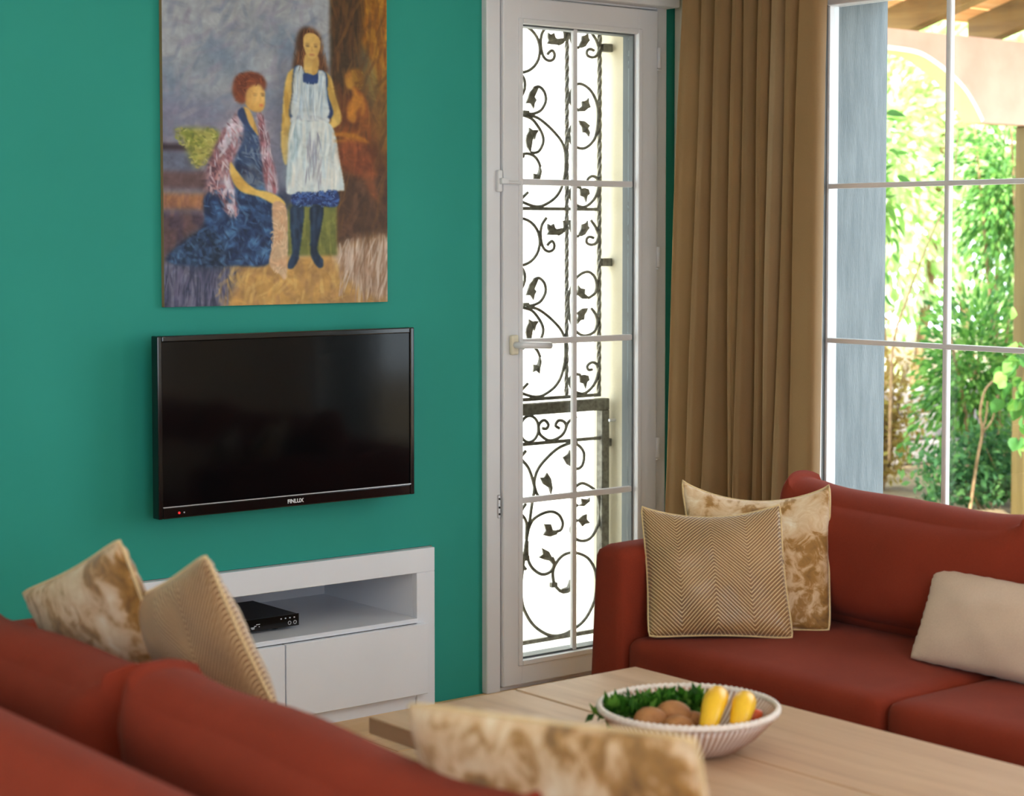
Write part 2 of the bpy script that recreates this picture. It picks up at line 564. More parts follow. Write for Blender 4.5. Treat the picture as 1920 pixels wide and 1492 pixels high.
GC_CURVES = [[(3.876, 0.767), (3.884, 0.742), (3.923, 0.721), (3.971, 0.733), (3.991, 0.759), (3.983, 0.778), (3.959, 0.783), (3.947, 0.768), (3.963, 0.758)], [(3.875, 0.758), (3.88, 0.778), (3.9, 0.788), (3.917, 0.773), (3.908, 0.76), (3.892, 0.763)], [(3.991, 0.759), (4.003, 0.777), (4.035, 0.791)], [(3.776, 0.695), (3.802, 0.672), (3.837, 0.636), (3.859, 0.58), (3.872, 0.551), (3.896, 0.535), (3.92, 0.535), (3.929, 0.546)], [(4.039, 0.705), (4.003, 0.706), (3.947, 0.689), (3.884, 0.644), (3.861, 0.604), (3.859, 0.567), (3.851, 0.532), (3.837, 0.454), (3.826, 0.406), (3.81, 0.311), (3.805, 0.251), (3.814, 0.195), (3.853, 0.135), (3.908, 0.097), (3.956, 0.085), (4.004, 0.091), (4.069, 0.12), (4.11, 0.172), (4.125, 0.226), (4.118, 0.277), (4.085, 0.325), (4.028, 0.348), (3.98, 0.345), (3.948, 0.32), (3.936, 0.291), (3.944, 0.253), (3.968, 0.229)], [(4.019, 0.705), (4.043, 0.698), (4.064, 0.678), (4.068, 0.656), (4.06, 0.631), (4.04, 0.621), (4.021, 0.627)], [(3.834, 0.442), (3.853, 0.471), (3.892, 0.488), (3.932, 0.491), (3.963, 0.476), (3.978, 0.45), (3.97, 0.429), (3.952, 0.425)], [(3.83, 0.406), (3.831, 0.357), (3.849, 0.319), (3.885, 0.294), (3.916, 0.293), (3.936, 0.306), (3.941, 0.327), (3.933, 0.343)], [(3.776, 0.526), (3.803, 0.496), (3.826, 0.467), (3.826, 0.412)], [(3.776, 0.315), (3.803, 0.348), (3.822, 0.376), (3.827, 0.406)], [(4.04, 0.453), (4.02, 0.443), (4.012, 0.422), (4.028, 0.396), (4.064, 0.383), (4.101, 0.392), (4.13, 0.433), (4.138, 0.476), (4.13, 0.52), (4.109, 0.55), (4.068, 0.571), (4.04, 0.568), (4.018, 0.548), (4.018, 0.517), (4.04, 0.5)]]
GC_LEAVES = [[(4.023, 0.625), (3.995, 0.639), (3.978, 0.663), (3.999, 0.673), (4.007, 0.686), (4.015, 0.666), (4.026, 0.649)], [(3.928, 0.545), (3.921, 0.568), (3.896, 0.583), (3.883, 0.605), (3.9, 0.604), (3.912, 0.619), (3.928, 0.598), (3.935, 0.567)], [(3.964, 0.226), (3.976, 0.236), (4.0, 0.241), (4.008, 0.261), (4.02, 0.263), (4.022, 0.229), (4.0, 0.219), (3.98, 0.219)], [(3.896, 0.418), (3.908, 0.432), (3.9, 0.454), (3.928, 0.451), (3.936, 0.432), (3.96, 0.427), (3.952, 0.415), (3.924, 0.41)], [(3.877, 0.348), (3.896, 0.357), (3.892, 0.377), (3.92, 0.363), (3.936, 0.337), (3.938, 0.318), (3.924, 0.332), (3.904, 0.337)], [(4.04, 0.5), (4.06, 0.507), (4.056, 0.523), (4.084, 0.518), (4.094, 0.524), (4.093, 0.51), (4.068, 0.496)], [(4.04, 0.453), (4.064, 0.467), (4.081, 0.47), (4.081, 0.453), (4.095, 0.439), (4.072, 0.437), (4.062, 0.43), (4.052, 0.443)]]

# ================================================================== SETTING
def two_tone(o, axis, sign, inner, outer):
    """faces whose normal points into the room take the inner material"""
    me = o.data
    me.materials.clear()
    me.materials.append(M[outer])
    me.materials.append(M[inner])
    for p in me.polygons:
        p.material_index = 1 if p.normal[axis] * sign > 0.9 else 0


# floor: a slab with separate planks
fl = box('floor', (-1.5, -1.5, -0.12), (4.29, 4.53, -0.012), 'floor_wood', loc=(0, 0, -0.12))
tag(fl, 'pale oak plank floor of the living room', 'floor', kind='structure')
random.seed(3)
PW, PL = 0.19, 1.28
_plank_mesh = {}
row = 0
y = 4.53
while y > -1.5:
    y0 = max(y - PW, -1.5)
    x = -1.5 - random.uniform(0.0, PL)
    while x < 4.29:
        xa, xb = max(x, -1.5), min(x + PL, 4.29)
        if xb - xa > 0.02:
            key = (round(xb - xa, 3), round(y - y0, 3))
            if key not in _plank_mesh:
                vs, fs = box_geo((0.0012, 0.0012, -0.0115), (xb - xa - 0.0012, y - y0 - 0.0012, 0.0), 0.0015, 1)
                me = bpy.data.meshes.new('plank')
                me.from_pydata(vs, [], fs)
                me.materials.append(M['floor_wood'])
                _plank_mesh[key] = me
            p = bpy.data.objects.new('plank', _plank_mesh[key])
            COL.objects.link(p)
            p.parent = fl
            p.location = Vector((xa, y0, 0.0)) - Vector((0, 0, -0.12))
        x += PL
    y -= PW

# back wall (teal), with the door opening and the recess of the media cabinet
parts = [box_geo((-1.5, 4.53, -0.12), (2.222, 4.80, 2.5)),
         box_geo((2.222, 4.53, -0.12), (3.314, 4.80, -0.012)), box_geo((3.54, 4.53, -0.12), (4.18, 4.80, -0.012)),
         box_geo((2.222, 4.53, 0.468), (3.314, 4.80, 2.5)),
         box_geo((3.314, 4.53, -0.12), (3.54, 4.80, 2.5)),
         box_geo((3.54, 4.53, 2.11), (4.18, 4.80, 2.5)),
         box_geo((4.18, 4.53, -0.12), (4.57, 4.80, 2.5))]
w = obj('wall_back', *join_geo(parts), 'teal')
two_tone(w, 1, -1, 'teal', 'exterior')
tag(w, 'smooth teal painted wall carrying the television and painting', 'wall', kind='structure')

parts = [box_geo((4.29, 2.20, -0.12), (4.57, 3.89, -0.012)), box_geo((4.29, 3.89, -0.12), (4.57, 4.53, 2.5)),
         box_geo((4.29, 2.20, 2.10), (4.57, 3.89, 2.5)),
         box_geo((4.29, 0.60, -0.12), (4.57, 2.20, 2.5)),
         box_geo((4.29, -1.0, 2.15), (4.57, 0.60, 2.5)),
         box_geo((4.29, -1.5, 0), (4.57, -1.0, 2.5))]
w = obj('wall_right', *join_geo(parts), 'offwhite')
two_tone(w, 0, -1, 'offwhite', 'bluegrey')
tag(w, 'window wall with blue grey rendered outer reveal', 'wall', kind='structure')

w = obj('wall_left', *join_geo([box_geo((-1.7, -1.5, 0), (-1.5, 1.80, 2.5)), box_geo((-1.7, 2.90, 0), (-1.5, 4.53, 2.5)), box_geo((-1.7, 1.80, 2.0), (-1.5, 2.90, 2.5)), box_geo((-1.7, 1.80, 0), (-1.5, 2.90, 0.9))]), 'offwhite')  # gap in this unseen wall is added to let fill light in
tag(w, 'off white side wall with an opening added for fill light', 'wall', kind='structure')
parts = [box_geo((-1.7, -1.7, 0), (-1.0, -1.5, 2.5)), box_geo((1.7, -1.7, 0), (4.57, -1.5, 2.5)),
         box_geo((-1.0, -1.7, 2.35), (1.7, -1.5, 2.5)), box_geo((-1.0, -1.7, 0), (1.7, -1.5, 0.15))]
w = obj('wall_front', *join_geo(parts), 'offwhite')
tag(w, 'off white wall with a wide glazed opening behind the camera', 'wall', kind='structure')
w = box('ceiling', (-1.7, -1.7, 2.5), (4.60, 4.84, 2.62), 'ceil')
tag(w, 'white ceiling of the room', 'ceiling', kind='structure')

# ------------------------------------------------------------------ glazed door in the teal wall
door = thing('door_1', (3.88, 4.53, 0), 'white framed glazed door with four rows of panes', 'door', kind='structure')
# fixed frame
prof = [((3.5015, 4.506, 0.0), (3.5535, 4.56, 2.13)), ((4.1865, 4.506, 0.0), (4.229, 4.56, 2.13)), ((3.5535, 4.506, 2.0915), (4.1865, 4.56, 2.13))]
frame = obj('frame', *join_geo([box_geo(a, b, 0.004) for a, b in prof]), 'pvc', door)
box('threshold', (3.5535, 4.515, 0.0), (4.1865, 4.60, 0.012), 'pvc', door, 0.002)
# sash
gx0, gx1, gz0, gz1 = 3.630, 4.097, 0.088, 2.010
sash = obj('sash', *join_geo([
    box_geo((3.5570, 4.497, 0.014), (gx0, 4.565, 2.088), 0.004),
    box_geo((gx1, 4.497, 0.014), (4.1825, 4.565, 2.088), 0.004),
    box_geo((gx0 - 0.004, 4.4975, 0.014), (gx1 + 0.004, 4.565, gz0), 0.004),
    box_geo((gx0 - 0.004, 4.4975, gz1), (gx1 + 0.004, 4.565, 2.088), 0.004)]), 'pvc', door)
obj('glazing_bead', *join_geo([
    box_geo((gx0 - 0.016, 4.492, gz0 - 0.016), (gx0, 4.5, gz1 + 0.016), 0.003),
    box_geo((gx1, 4.492, gz0 - 0.016), (gx1 + 0.016, 4.5, gz1 + 0.016), 0.003),
    box_geo((gx0, 4.492, gz0 - 0.016), (gx1, 4.5, gz0), 0.003),
    box_geo((gx0, 4.492, gz1), (gx1, 4.5, gz1 + 0.016), 0.003)]), 'pvc', sash)
obj('gasket', *join_geo([
    box_geo((gx1 - 0.007, 4.514, gz0), (gx1, 4.56, gz1)),
    box_geo((gx0, 4.514, gz0), (gx1 - 0.007, 4.56, gz0 + 0.006)),
    box_geo((gx0, 4.514, gz1 - 0.005), (gx1 - 0.007, 4.56, gz1))]), 'pvc_edge', sash)
zs = [gz0, 0.573, 1.056, 1.539, gz1]
xm = 3.853
box('muntin', (xm - 0.0085, 4.513, gz0), (xm + 0.0085, 4.527, gz1), 'pvc', sash, 0.003)
for z in zs[1:-1]:
    box('muntin', (gx0, 4.512, z - 0.0095), (gx1 - 0.007, 4.526, z + 0.0095), 'pvc', sash, 0.003)
for i in range(4):
    for xa, xb in ((gx0, xm), (xm, gx1 - 0.007)):
        box('pane', (xa + 0.0005, 4.531, zs[i] + 0.0005), (xb - 0.0005, 4.535, zs[i + 1] - 0.0005), 'glass', sash)
# lever handle on its plate
hp = box('handle_plate', (3.577, 4.480, 1.020), (3.605, 4.497, 1.080), 'handle', door, 0.006, 3)
vs, fs = tube_geo([(3.591, 4.484, 1.05), (3.591, 4.458, 1.05), (3.595, 4.450, 1.05), (3.62, 4.446, 1.05), (3.66, 4.446, 1.048), (3.700, 4.449, 1.046)], 0.0105, 10)
obj('handle_lever', vs, fs, 'pvc', hp, True)
lt = box('security_latch', (3.534, 4.492, 1.507), (3.552, 4.506, 1.572), 'pvc', door, 0.004, 2)
obj('latch_arm', *join_geo([box_geo((3.539, 4.480, 1.530), (3.566, 4.497, 1.548), 0.003), tube_geo([(3.56, 4.488, 1.537), (3.615, 4.488, 1.534)], 0.005, 8)]), 'pvc', lt)
sp = box('strike_plate', (3.5400, 4.502, 0.530), (3.5510, 4.507, 0.600), 'chrome', door, 0.002, 1)
for z in (0.542, 0.562, 0.588):
    obj('screw', *tube_geo([(3.5455, 4.503, z), (3.5455, 4.5, z)], 0.0032, 8), 'black_matte', sp)
for z in (1.94, 1.31, 0.70):
    obj('hinge', *join_geo([tube_geo([(4.1845, 4.494, z - 0.032), (4.1845, 4.494, z + 0.032)], 0.0065, 10), box_geo((4.178, 4.489, z - 0.040), (4.191, 4.499, z - 0.036), 0.001)]), 'pvc', door, True)

t = box('trim_1', (3.44, 4.452, 2.097), (4.236, 4.53, 2.21), 'pvc', None, 0.006)
tag(t, 'white head trim running above the glazed door', 'trim', kind='structure')
t = obj('trim_2', *join_geo([box_geo((4.284, 4.497, 0), (4.29, 4.529, 2.5), 0.002), box_geo((4.274, 4.462, 0), (4.29, 4.4965, 2.5), 0.004), box_geo((4.280, 4.38, 0), (4.29, 4.4615, 2.5), 0.003)]), 'offwhite')
tag(t, 'cream moulded casing strip in the corner beside curtain', 'trim', kind='structure')

# ------------------------------------------------------------------ big window in the right wall
win = thing('window_1', (4.30, 3.03, 0), 'large white gridded window looking onto the garden', 'window', kind='structure')
wy0, wy1, wz0, wz1 = 2.205, 3.855, 0.10, 2.054
obj('window_frame', *join_geo([
    box_geo((4.300, 3.880, 0.0), (4.340, 3.889, 2.095), 0.002),
    box_geo((4.280, 3.8895, 0.0), (4.2895, 3.93, 2.095), 0.003),
    box_geo((4.285, 2.19, 0.0), (4.345, wy0, 2.095), 0.003),
    box_geo((4.285, wy0, wz1), (4.345, 3.880, 2.095), 0.004),
    box_geo((4.285, wy0, 0.0), (4.345, 3.880, wz0), 0.004)]), 'pvc', win)
ym = [3.44, 3.03, 2.62]
zm = [0.152 + 0.4571 * k for k in range(4)]
zm = [0.590, 1.066, 1.523]
for yy in ym:
    box('muntin', (4.296, yy - 0.0085, wz0), (4.316, yy + 0.0085, wz1), 'pvc', win, 0.004)
for zz in zm:
    box('muntin', (4.2955, wy0, zz - 0.0075), (4.3155, 3.880, zz + 0.0075), 'pvc', win, 0.003)
ye = [wy0] + ym[::-1] + [3.880]
ze = [wz0] + zm + [wz1]
for i in range(4):
    for j in range(4):
        box('pane', (4.318, ye[i] + 0.0005, ze[j] + 0.0005), (4.322, ye[i + 1] - 0.0005, ze[j + 1] - 0.0005), 'glass', win)

# ================================================================== MEDIA CABINET
cab = thing('media_cabinet', (2.77, 4.52, 0), 'low white lacquered media cabinet with open niche under the television', 'cabinet')
cx0, cx1 = 2.227, 3.309
CF = 4.508
body = obj('body', *join_geo([
    box_geo((cx0, CF, 0.396), (cx1, 4.529, 0.466), 0.0015, 1),            # top rail
    box_geo((3.244, CF, 0.0), (cx1, 4.529, 0.396), 0.0015, 1),            # right stile
    box_geo((cx0, CF, 0.0), (2.292, 4.529, 0.396), 0.0015, 1),            # left stile
    box_geo((cx0, 4.529, 0.448), (cx1, 5.02, 0.466)),                     # roof of the recess
    box_geo((3.244, 4.529, 0.0), (3.262, 5.02, 0.448)),
    box_geo((2.274, 4.529, 0.0), (2.292, 5.02, 0.448)),
    box_geo((2.292, 5.0, 0.0), (3.244, 5.02, 0.448)),
    box_geo((2.292, 4.529, 0.396), (3.244, 5.0, 0.410)),
    box_geo((2.292, 4.512, 0.03), (3.244, 5.0, 0.045))]), 'lacquer', cab)
box('shelf', (2.292, CF - 0.004, 0.250), (3.244, 5.0, 0.264), 'lacquer', cab, 0.0015, 1)
for xa, xb in ((2.268, 2.7825), (2.7865, 3.270)):
    box('drawer_front', (xa, CF - 0.020, 0.042), (xb, CF - 0.002, 0.2485), 'lacquer', cab, 0.0015, 1)
box('plinth', (2.292, 4.514, 0.0), (3.2425, 4.53, 0.030), 'lacquer', cab)

# receiver standing on the shelf
stb = thing('set_top_box', (2.72, 4.72, 0.264), 'flat black receiver box standing in the cabinet niche', 'receiver')
box('housing', (2.545, 4.604, 0.273), (2.897, 4.85, 0.306), 'black_matte', stb, 0.002, 1)
fp = box('front_panel', (2.545, 4.599, 0.273), (2.898, 4.6035, 0.307), 'black_gloss', stb, 0.001, 1)
for dx in (2.60, 2.84):
    for dy in (4.64, 4.81):
        obj('foot', *lathe_geo([(0.0, 0.0), (0.012, 0.0), (0.013, 0.0088), (0.0, 0.0088)], 12, (dx, dy, 0.2642)), 'black_matte', stb)
for k in range(4):
    box('button', (2.836 + k * 0.0145, 4.5975, 0.2965), (2.840 + k * 0.0145, 4.5988, 0.2995), 'print', fp)
for xx in (2.866, 2.884):
    obj('socket', *tube_geo([(xx + 0.0048 * math.cos(a_), 4.5985, 0.2835 + 0.0048 * math.sin(a_)) for a_ in [2 * PI * q / 14 for q in range(14)]], 0.0011, 6, True), 'chrome', fp)
for xx, zz, ww in ((2.74, 0.284, 0.012), (2.757, 0.2915, 0.012), (2.750, 0.2875, 0.007), (2.765, 0.285, 0.003), (2.742, 0.2805, 0.009)):
    box('marking', (xx, 4.5982, zz - 0.001), (xx + ww, 4.5988, zz + 0.001), 'print', fp)

# ================================================================== TELEVISION
tv = thing('television', (2.772, 4.47, 0.88), 'wall mounted black flat television with glossy bezel', 'television')
tx0, tx1, tz0, tz1 = 2.366, 3.180, 0.641, 1.117
box('housing', (tx0 + 0.004, 4.440, tz0 + 0.004), (tx1 - 0.004, 4.470, tz1 - 0.004), 'black_matte', tv, 0.004)
bz = obj('bezel', *join_geo([
    box_geo((tx0, 4.428, tz0), (tx0 + 0.014, 4.462, tz1), 0.003),
    box_geo((tx1 - 0.014, 4.428, tz0), (tx1, 4.462, tz1), 0.003),
    box_geo((tx0 + 0.014, 4.4285, tz1 - 0.016), (tx1 - 0.014, 4.462, tz1), 0.003),
    box_geo((tx0 + 0.014, 4.4285, tz0), (tx1 - 0.014, 4.462, tz0 + 0.030), 0.003)]), 'black_gloss', tv)
box('trim_line', (tx0 + 0.013, 4.4272, tz0 + 0.0295), (tx1 - 0.013, 4.4302, tz0 + 0.0318), 'chrome', bz)
box('screen', (tx0 + 0.014, 4.4325, tz0 + 0.031), (tx1 - 0.014, 4.4395, tz1 - 0.016), 'black_screen', tv)
obj('standby_light', *tube_geo([(2.425, 4.4288, 0.655), (2.425, 4.4265, 0.655)], 0.0032, 10), 'led', bz)
obj('sensor', *tube_geo([(2.440, 4.4288, 0.655), (2.440, 4.4275, 0.655)], 0.002, 8), 'chrome', bz)
box('wall_bracket', (2.62, 4.4705, 0.78), (2.93, 4.5295, 0.98), 'black_matte', tv, 0.004)
fc = bpy.data.curves.new('lettering', 'FONT')
fc.body = 'FINLUX'
fc.size = 0.0150
fc.align_x = 'CENTER'
fc.align_y = 'CENTER'
fc.extrude = 0.0004
fc.offset = 0.0004
fo = bpy.data.objects.new('lettering_source', fc)
COL.objects.link(fo)
bpy.context.view_layer.update()
lm = bpy.data.meshes.new_from_object(fo.evaluated_get(bpy.context.evaluated_depsgraph_get()))
bpy.data.objects.remove(fo, do_unlink=True)
lm.materials.clear()
lm.materials.append(M['print'])
lo = bpy.data.objects.new('lettering', lm)
COL.objects.link(lo)
lo.parent = bz
lo.rotation_euler = (PI / 2, 0, 0)
lo.location = Vector((2.781, 4.4278, 0.6555)) - ORG[bz.name]
tag(lo, 'silver maker lettering on the lower bezel')

# ================================================================== PAINTING
def make_painting():
    """oil painting laid out in its own drawing units (x 55..1102, y -360..1432), written as a colour attribute"""
    X0, X1, Y0, Y1 = 55.0, 1102.0, -360.0, 1432.0
    W, Hh = 360, 600
    gx = np.linspace(X0, X1, W)
    gy = np.linspace(Y0, Y1, Hh)
    XX, YY = np.meshgrid(gx, gy)
    rng = np.random.default_rng(5)

    def vnoise(sx, sy, seed):
        r = np.random.default_rng(seed)
        nx, ny = int((X1 - X0) / sx) + 3, int((Y1 - Y0) / sy) + 3
        G = r.random((ny, nx))
        wx = XX + 0.45 * sx * np.sin(YY / (1.3 * sy) + seed) + 0.3 * sx * np.sin(XX / (0.9 * sx) + YY / (2.1 * sy))
        wy = YY + 0.45 * sy * np.sin(XX / (1.4 * sx) + 2 * seed) + 0.3 * sy * np.sin(YY / (1.1 * sy) - XX / (1.7 * sx))
        fx, fy = np.clip((wx - X0) / sx, 0, nx - 2.01), np.clip((wy - Y0) / sy, 0, ny - 2.01)
        ix, iy = fx.astype(int), fy.astype(int)
        tx, ty = fx - ix, fy - iy
        tx, ty = tx * tx * (3 - 2 * tx), ty * ty * (3 - 2 * ty)
        return (G[iy, ix] * (1 - tx) + G[iy, ix + 1] * tx) * (1 - ty) + (G[iy + 1, ix] * (1 - tx) + G[iy + 1, ix + 1] * tx) * ty

    N = {k: vnoise(sx, sy, 10 + k) for k, (sx, sy) in enumerate(((220, 220), (90, 90), (34, 34), (14, 14), (14, 60), (60, 14), (9, 110), (24, 60)))}
    img = np.zeros((Hh, W, 3))
    img[:] = (128, 136, 148)

    def blur(A, k):
        for _ in range(2):
            for ax in (0, 1):
                c = np.cumsum(np.concatenate([np.repeat(np.take(A, [0], ax), k + 1, ax), A, np.repeat(np.take(A, [-1], ax), k, ax)], ax), ax)
                n = A.shape[ax]
                A = (np.take(c, np.arange(2 * k + 1, 2 * k + 1 + n), ax) - np.take(c, np.arange(0, n), ax)) / (2 * k + 1)
        return A

    def mask(pts, soft=1, smooth=True):
        P = np.array(catmull(pts, 5, True) if smooth else pts)
        inside = np.zeros((Hh, W), bool)
        n = len(P)
        for i in range(n):
            x1, y1 = P[i]
            x2, y2 = P[(i + 1) % n]
            if y1 == y2:
                continue
            c = ((y1 > YY) != (y2 > YY)) & (XX < (x2 - x1) * (YY - y1) / (y2 - y1) + x1)
            inside ^= c
        return blur(inside.astype(float), soft) if soft else inside.astype(float)

    def paint(m_, col, col2=None, noise=None, var=0.0, op=1.0, lo=0.3, hi=0.7):
        c = np.ones((Hh, W, 3)) * np.array(col, float)
        if col2 is not None:
            t_ = np.clip((N[noise] - lo) / (hi - lo), 0, 1)[..., None]
            c = c * (1 - t_) + np.array(col2, float) * t_
        if var:
            c = c * (1 + var * (N[3] - 0.5) + var * (N[2] - 0.5))[..., None]
        a = (m_ * op)[..., None]
        img[:] = img * (1 - a) + c * a

    def dabs(pts, n, cols, length, width, angle, jit, op, seed):
        """short oil brush strokes scattered inside an outline"""
        r = np.random.default_rng(seed)
        P = np.array(pts, float)
        lo_, hi_ = P.min(0), P.max(0)
        area = mask(pts, 1)
        sxp, syp = (X1 - X0) / (W - 1), (Y1 - Y0) / (Hh - 1)
        for _ in range(n):
            c = lo_ + r.random(2) * (hi_ - lo_)
            ci, cj = int((c[1] - Y0) / syp), int((c[0] - X0) / sxp)
            if not (0 <= ci < Hh and 0 <= cj < W) or area[ci, cj] < 0.5:
                continue
            an = angle + jit * r.normal()
            L_ = length * r.uniform(0.6, 1.4)
            w_ = width * r.uniform(0.6, 1.3)
            di, dj = int(L_ / syp) + 2, int(L_ / sxp) + 2
            i0, i1, j0, j1 = max(0, ci - di), min(Hh, ci + di), max(0, cj - dj), min(W, cj + dj)
            dx, dy = XX[i0:i1, j0:j1] - c[0], YY[i0:i1, j0:j1] - c[1]
            al = (dx * math.cos(an) + dy * math.sin(an)) / (L_ * 0.5)
            ac = (-dx * math.sin(an) + dy * math.cos(an)) / (w_ * 0.5)
            a = (np.exp(-(al ** 4) - (ac ** 4)) * op * area[i0:i1, j0:j1])[..., None]
            col = np.array(cols[r.integers(len(cols))], float) * r.uniform(0.94, 1.06)
            img[i0:i1, j0:j1] = img[i0:i1, j0:j1] * (1 - a) + col * a

    R_ = lambda a, b, c, d: [(a, b), (c, b), (c, d), (a, d)]
    full = np.ones((Hh, W))
    # hazy wall behind the figures
    paint(full, (112, 128, 148), (152, 158, 166), 0, 0.05)
    paint(mask(R_(30, 440, 620, 900), 14, False), (116, 112, 136), (140, 130, 146), 1, 0.05, 0.7)
    paint(mask([(300, -60), (640, -100), (560, 120), (430, 200), (330, 120)], 16), (156, 158, 160), None, None, 0.05, 0.6)
    dabs(R_(60, -350, 820, 640), 420, [(120, 132, 152), (146, 150, 160), (104, 118, 140), (160, 160, 164), (132, 128, 148)], 90, 26, 2.3, 0.5, 0.35, 31)
    # brown hanging and ochre curtain on the right
    paint(mask(R_(822, -400, 1200, 1160), 3, False), (82, 54, 28), (60, 44, 26), 4, 0.10)
    paint(mask([(975, 140), (1050, 120), (1102, 260), (1102, 640), (1030, 560), (1000, 380)], 10), (132, 116, 66), (110, 104, 78), 1, 0.08, 0.9)
    paint(mask([(1010, -380), (1180, -380), (1180, 460), (1085, 360), (1040, 240), (985, 130), (975, 60)], 4), (170, 116, 30), (140, 88, 22), 4, 0.12)
    paint(mask([(1060, 260), (1180, 300), (1180, 800), (1060, 640)], 8), (130, 92, 28), (108, 70, 24), 4, 0.1, 0.8)
    paint(mask([(845, 380), (1010, 420), (1060, 620), (1050, 830), (850, 760)], 14), (124, 66, 24), (98, 50, 22), 1, 0.1, 0.9)
    paint(mask(R_(845, 780, 1200, 1130), 10, False), (74, 50, 34), (92, 62, 44), 7, 0.12)
    # floor
    paint(mask([(50, 1160), (600, 1190), (860, 1150), (1200, 1110), (1200, 1500), (50, 1500)], 6), (190, 146, 80), (168, 128, 78), 7, 0.08)
    paint(mask([(850, 1150), (1200, 1090), (1200, 1420), (980, 1380), (860, 1250)], 8), (150, 118, 92), (190, 168, 150), 6, 0.06, 1, 0.4, 0.75)
    paint(mask([(40, 1210), (330, 1220), (390, 1300), (330, 1380), (280, 1500), (40, 1500)], 8), (54, 58, 82), (100, 100, 122), 6, 0.15)
    dabs(R_(860, 1130, 1100, 1400), 130, [(196, 176, 160), (170, 140, 120), (140, 108, 84), (206, 190, 176)], 90, 9, 1.75, 0.15, 0.55, 32)
    dabs(R_(300, 1220, 860, 1430), 120, [(204, 164, 92), (178, 136, 74), (216, 180, 112)], 70, 16, 1.9, 0.5, 0.4, 33)
    dabs(R_(56, 1225, 340, 1430), 90, [(120, 118, 140), (70, 72, 100), (48, 50, 76), (96, 92, 120)], 70, 10, 1.65, 0.15, 0.5, 34)
    dabs(R_(825, -350, 1100, 1120), 160, [(104, 70, 34), (66, 46, 28), (130, 86, 36), (86, 56, 30)], 120, 16, 1.75, 0.25, 0.35, 35)
    # bench and plant on the left
    paint(mask(R_(40, 780, 250, 870), 4, False), (96, 74, 76), None, None, 0.1)
    paint(mask(R_(40, 695, 200, 780), 4, False), (92, 98, 118), None, None, 0.1)
    paint(mask(R_(40, 655, 165, 690), 3, False), (50, 38, 46), None, None, 0.1)
    paint(mask(R_(40, 888, 260, 972), 4, False), (160, 110, 76), (140, 96, 74), 4, 0.1)
    paint(mask(R_(40, 972, 260, 1210), 6, False), (74, 58, 72), (96, 72, 74), 7, 0.15)
    paint(mask([(110, 590), (200, 578), (296, 588), (300, 650), (240, 740), (195, 765), (160, 690), (135, 630)], 4), (168, 164, 86), (116, 124, 52), 2, 0.2)
    dabs([(90, 585), (300, 580), (300, 660), (240, 750), (190, 770), (150, 690)], 140, [(190, 184, 108), (140, 146, 66), (104, 112, 54), (170, 160, 80)], 22, 10, 0.8, 1.2, 0.6, 36)
    # shade on the wall and olive panel behind the standing figure
    paint(mask([(575, 300), (640, 230), (660, 880), (545, 900), (550, 640)], 12), (94, 98, 118), None, None, 0.05, 0.75)
    paint(mask(R_(612, 930, 850, 1190), 2, False), (126, 128, 62), (104, 108, 52), 4, 0.08)
    paint(mask([(560, 880), (640, 860), (640, 960), (570, 960)], 8), (40, 46, 70), None, None, 0.1, 0.8)
    # standing figure
    paint(mask([(690, 62), (742, 64), (775, 100), (786, 180), (812, 270), (760, 285), (660, 280), (642, 250), (656, 180), (662, 110)], 3), (104, 66, 40), (74, 46, 28), 4, 0.15)
    arm = (214, 180, 98)
    paint(mask([(664, 262), (620, 290), (600, 380), (590, 520), (584, 640), (600, 735), (616, 730), (628, 660), (632, 520), (646, 380), (676, 290)], 1), arm, (188, 150, 70), 7, 0.05)
    paint(mask([(790, 275), (826, 300), (846, 390), (876, 490), (866, 530), (820, 560), (800, 575), (786, 556), (822, 516), (812, 430), (794, 330)], 1), arm, (186, 150, 72), 7, 0.05)
    paint(mask([(650, 258), (710, 262), (800, 276), (808, 380), (826, 500), (636, 520), (636, 390)], 1), (50, 78, 122), (34, 52, 92), 2, 0.1)
    paint(mask([(705, 190), (758, 190), (762, 262), (742, 296), (706, 288), (694, 250)], 1), (206, 172, 100), (186, 148, 78), 7, 0.04)
    paint(mask([(700, 100), (735, 86), (766, 110), (770, 150), (756, 196), (734, 212), (712, 196), (696, 150)], 1), (222, 190, 122), (206, 170, 98), 1, 0.04)
    paint(mask([(656, 262), (692, 258), (700, 332), (756, 330), (764, 270), (796, 282), (802, 380), (806, 500), (642, 506), (642, 380)], 1), (196, 206, 208), (172, 188, 198), 4, 0.05)
    paint(mask(R_(692, 292, 760, 330), 1, False), (38, 62, 112), None, None, 0.1)
    for a, b, c, d in ((722, 345, 730, 470), (680, 420, 688, 480), (775, 350, 780, 440)):
        paint(mask(R_(a, b, c, d), 2, False), (96, 116, 142), None, None, 0, 0.7)
    paint(mask([(638, 504), (720, 492), (806, 498), (808, 526), (720, 520), (636, 534)], 1), (196, 204, 208), (160, 170, 184), 4, 0.05)
    paint(mask([(636, 532), (720, 520), (810, 524), (846, 590), (868, 720), (888, 850), (866, 866), (740, 876), (622, 888), (608, 840), (618, 680)], 1), (206, 214, 212), (186, 200, 204), 2, 0.05)
    paint(mask([(628, 560), (690, 560), (680, 680), (650, 760), (612, 860), (612, 760)], 8), (112, 146, 162), (140, 168, 178), 2, 0.1, 0.8)
    paint(mask([(716, 620), (752, 640), (760, 760), (746, 840), (736, 740)], 5), (120, 120, 142), None, None, 0.1, 0.75)
    paint(mask([(806, 600), (830, 640), (840, 760), (824, 700)], 4), (140, 156, 170), None, None, 0.1, 0.6)
    paint(mask([(640, 882), (740, 874), (850, 864), (850, 945), (740, 940), (646, 952)], 1), (30, 48, 98), (52, 80, 138), 3, 0.2)
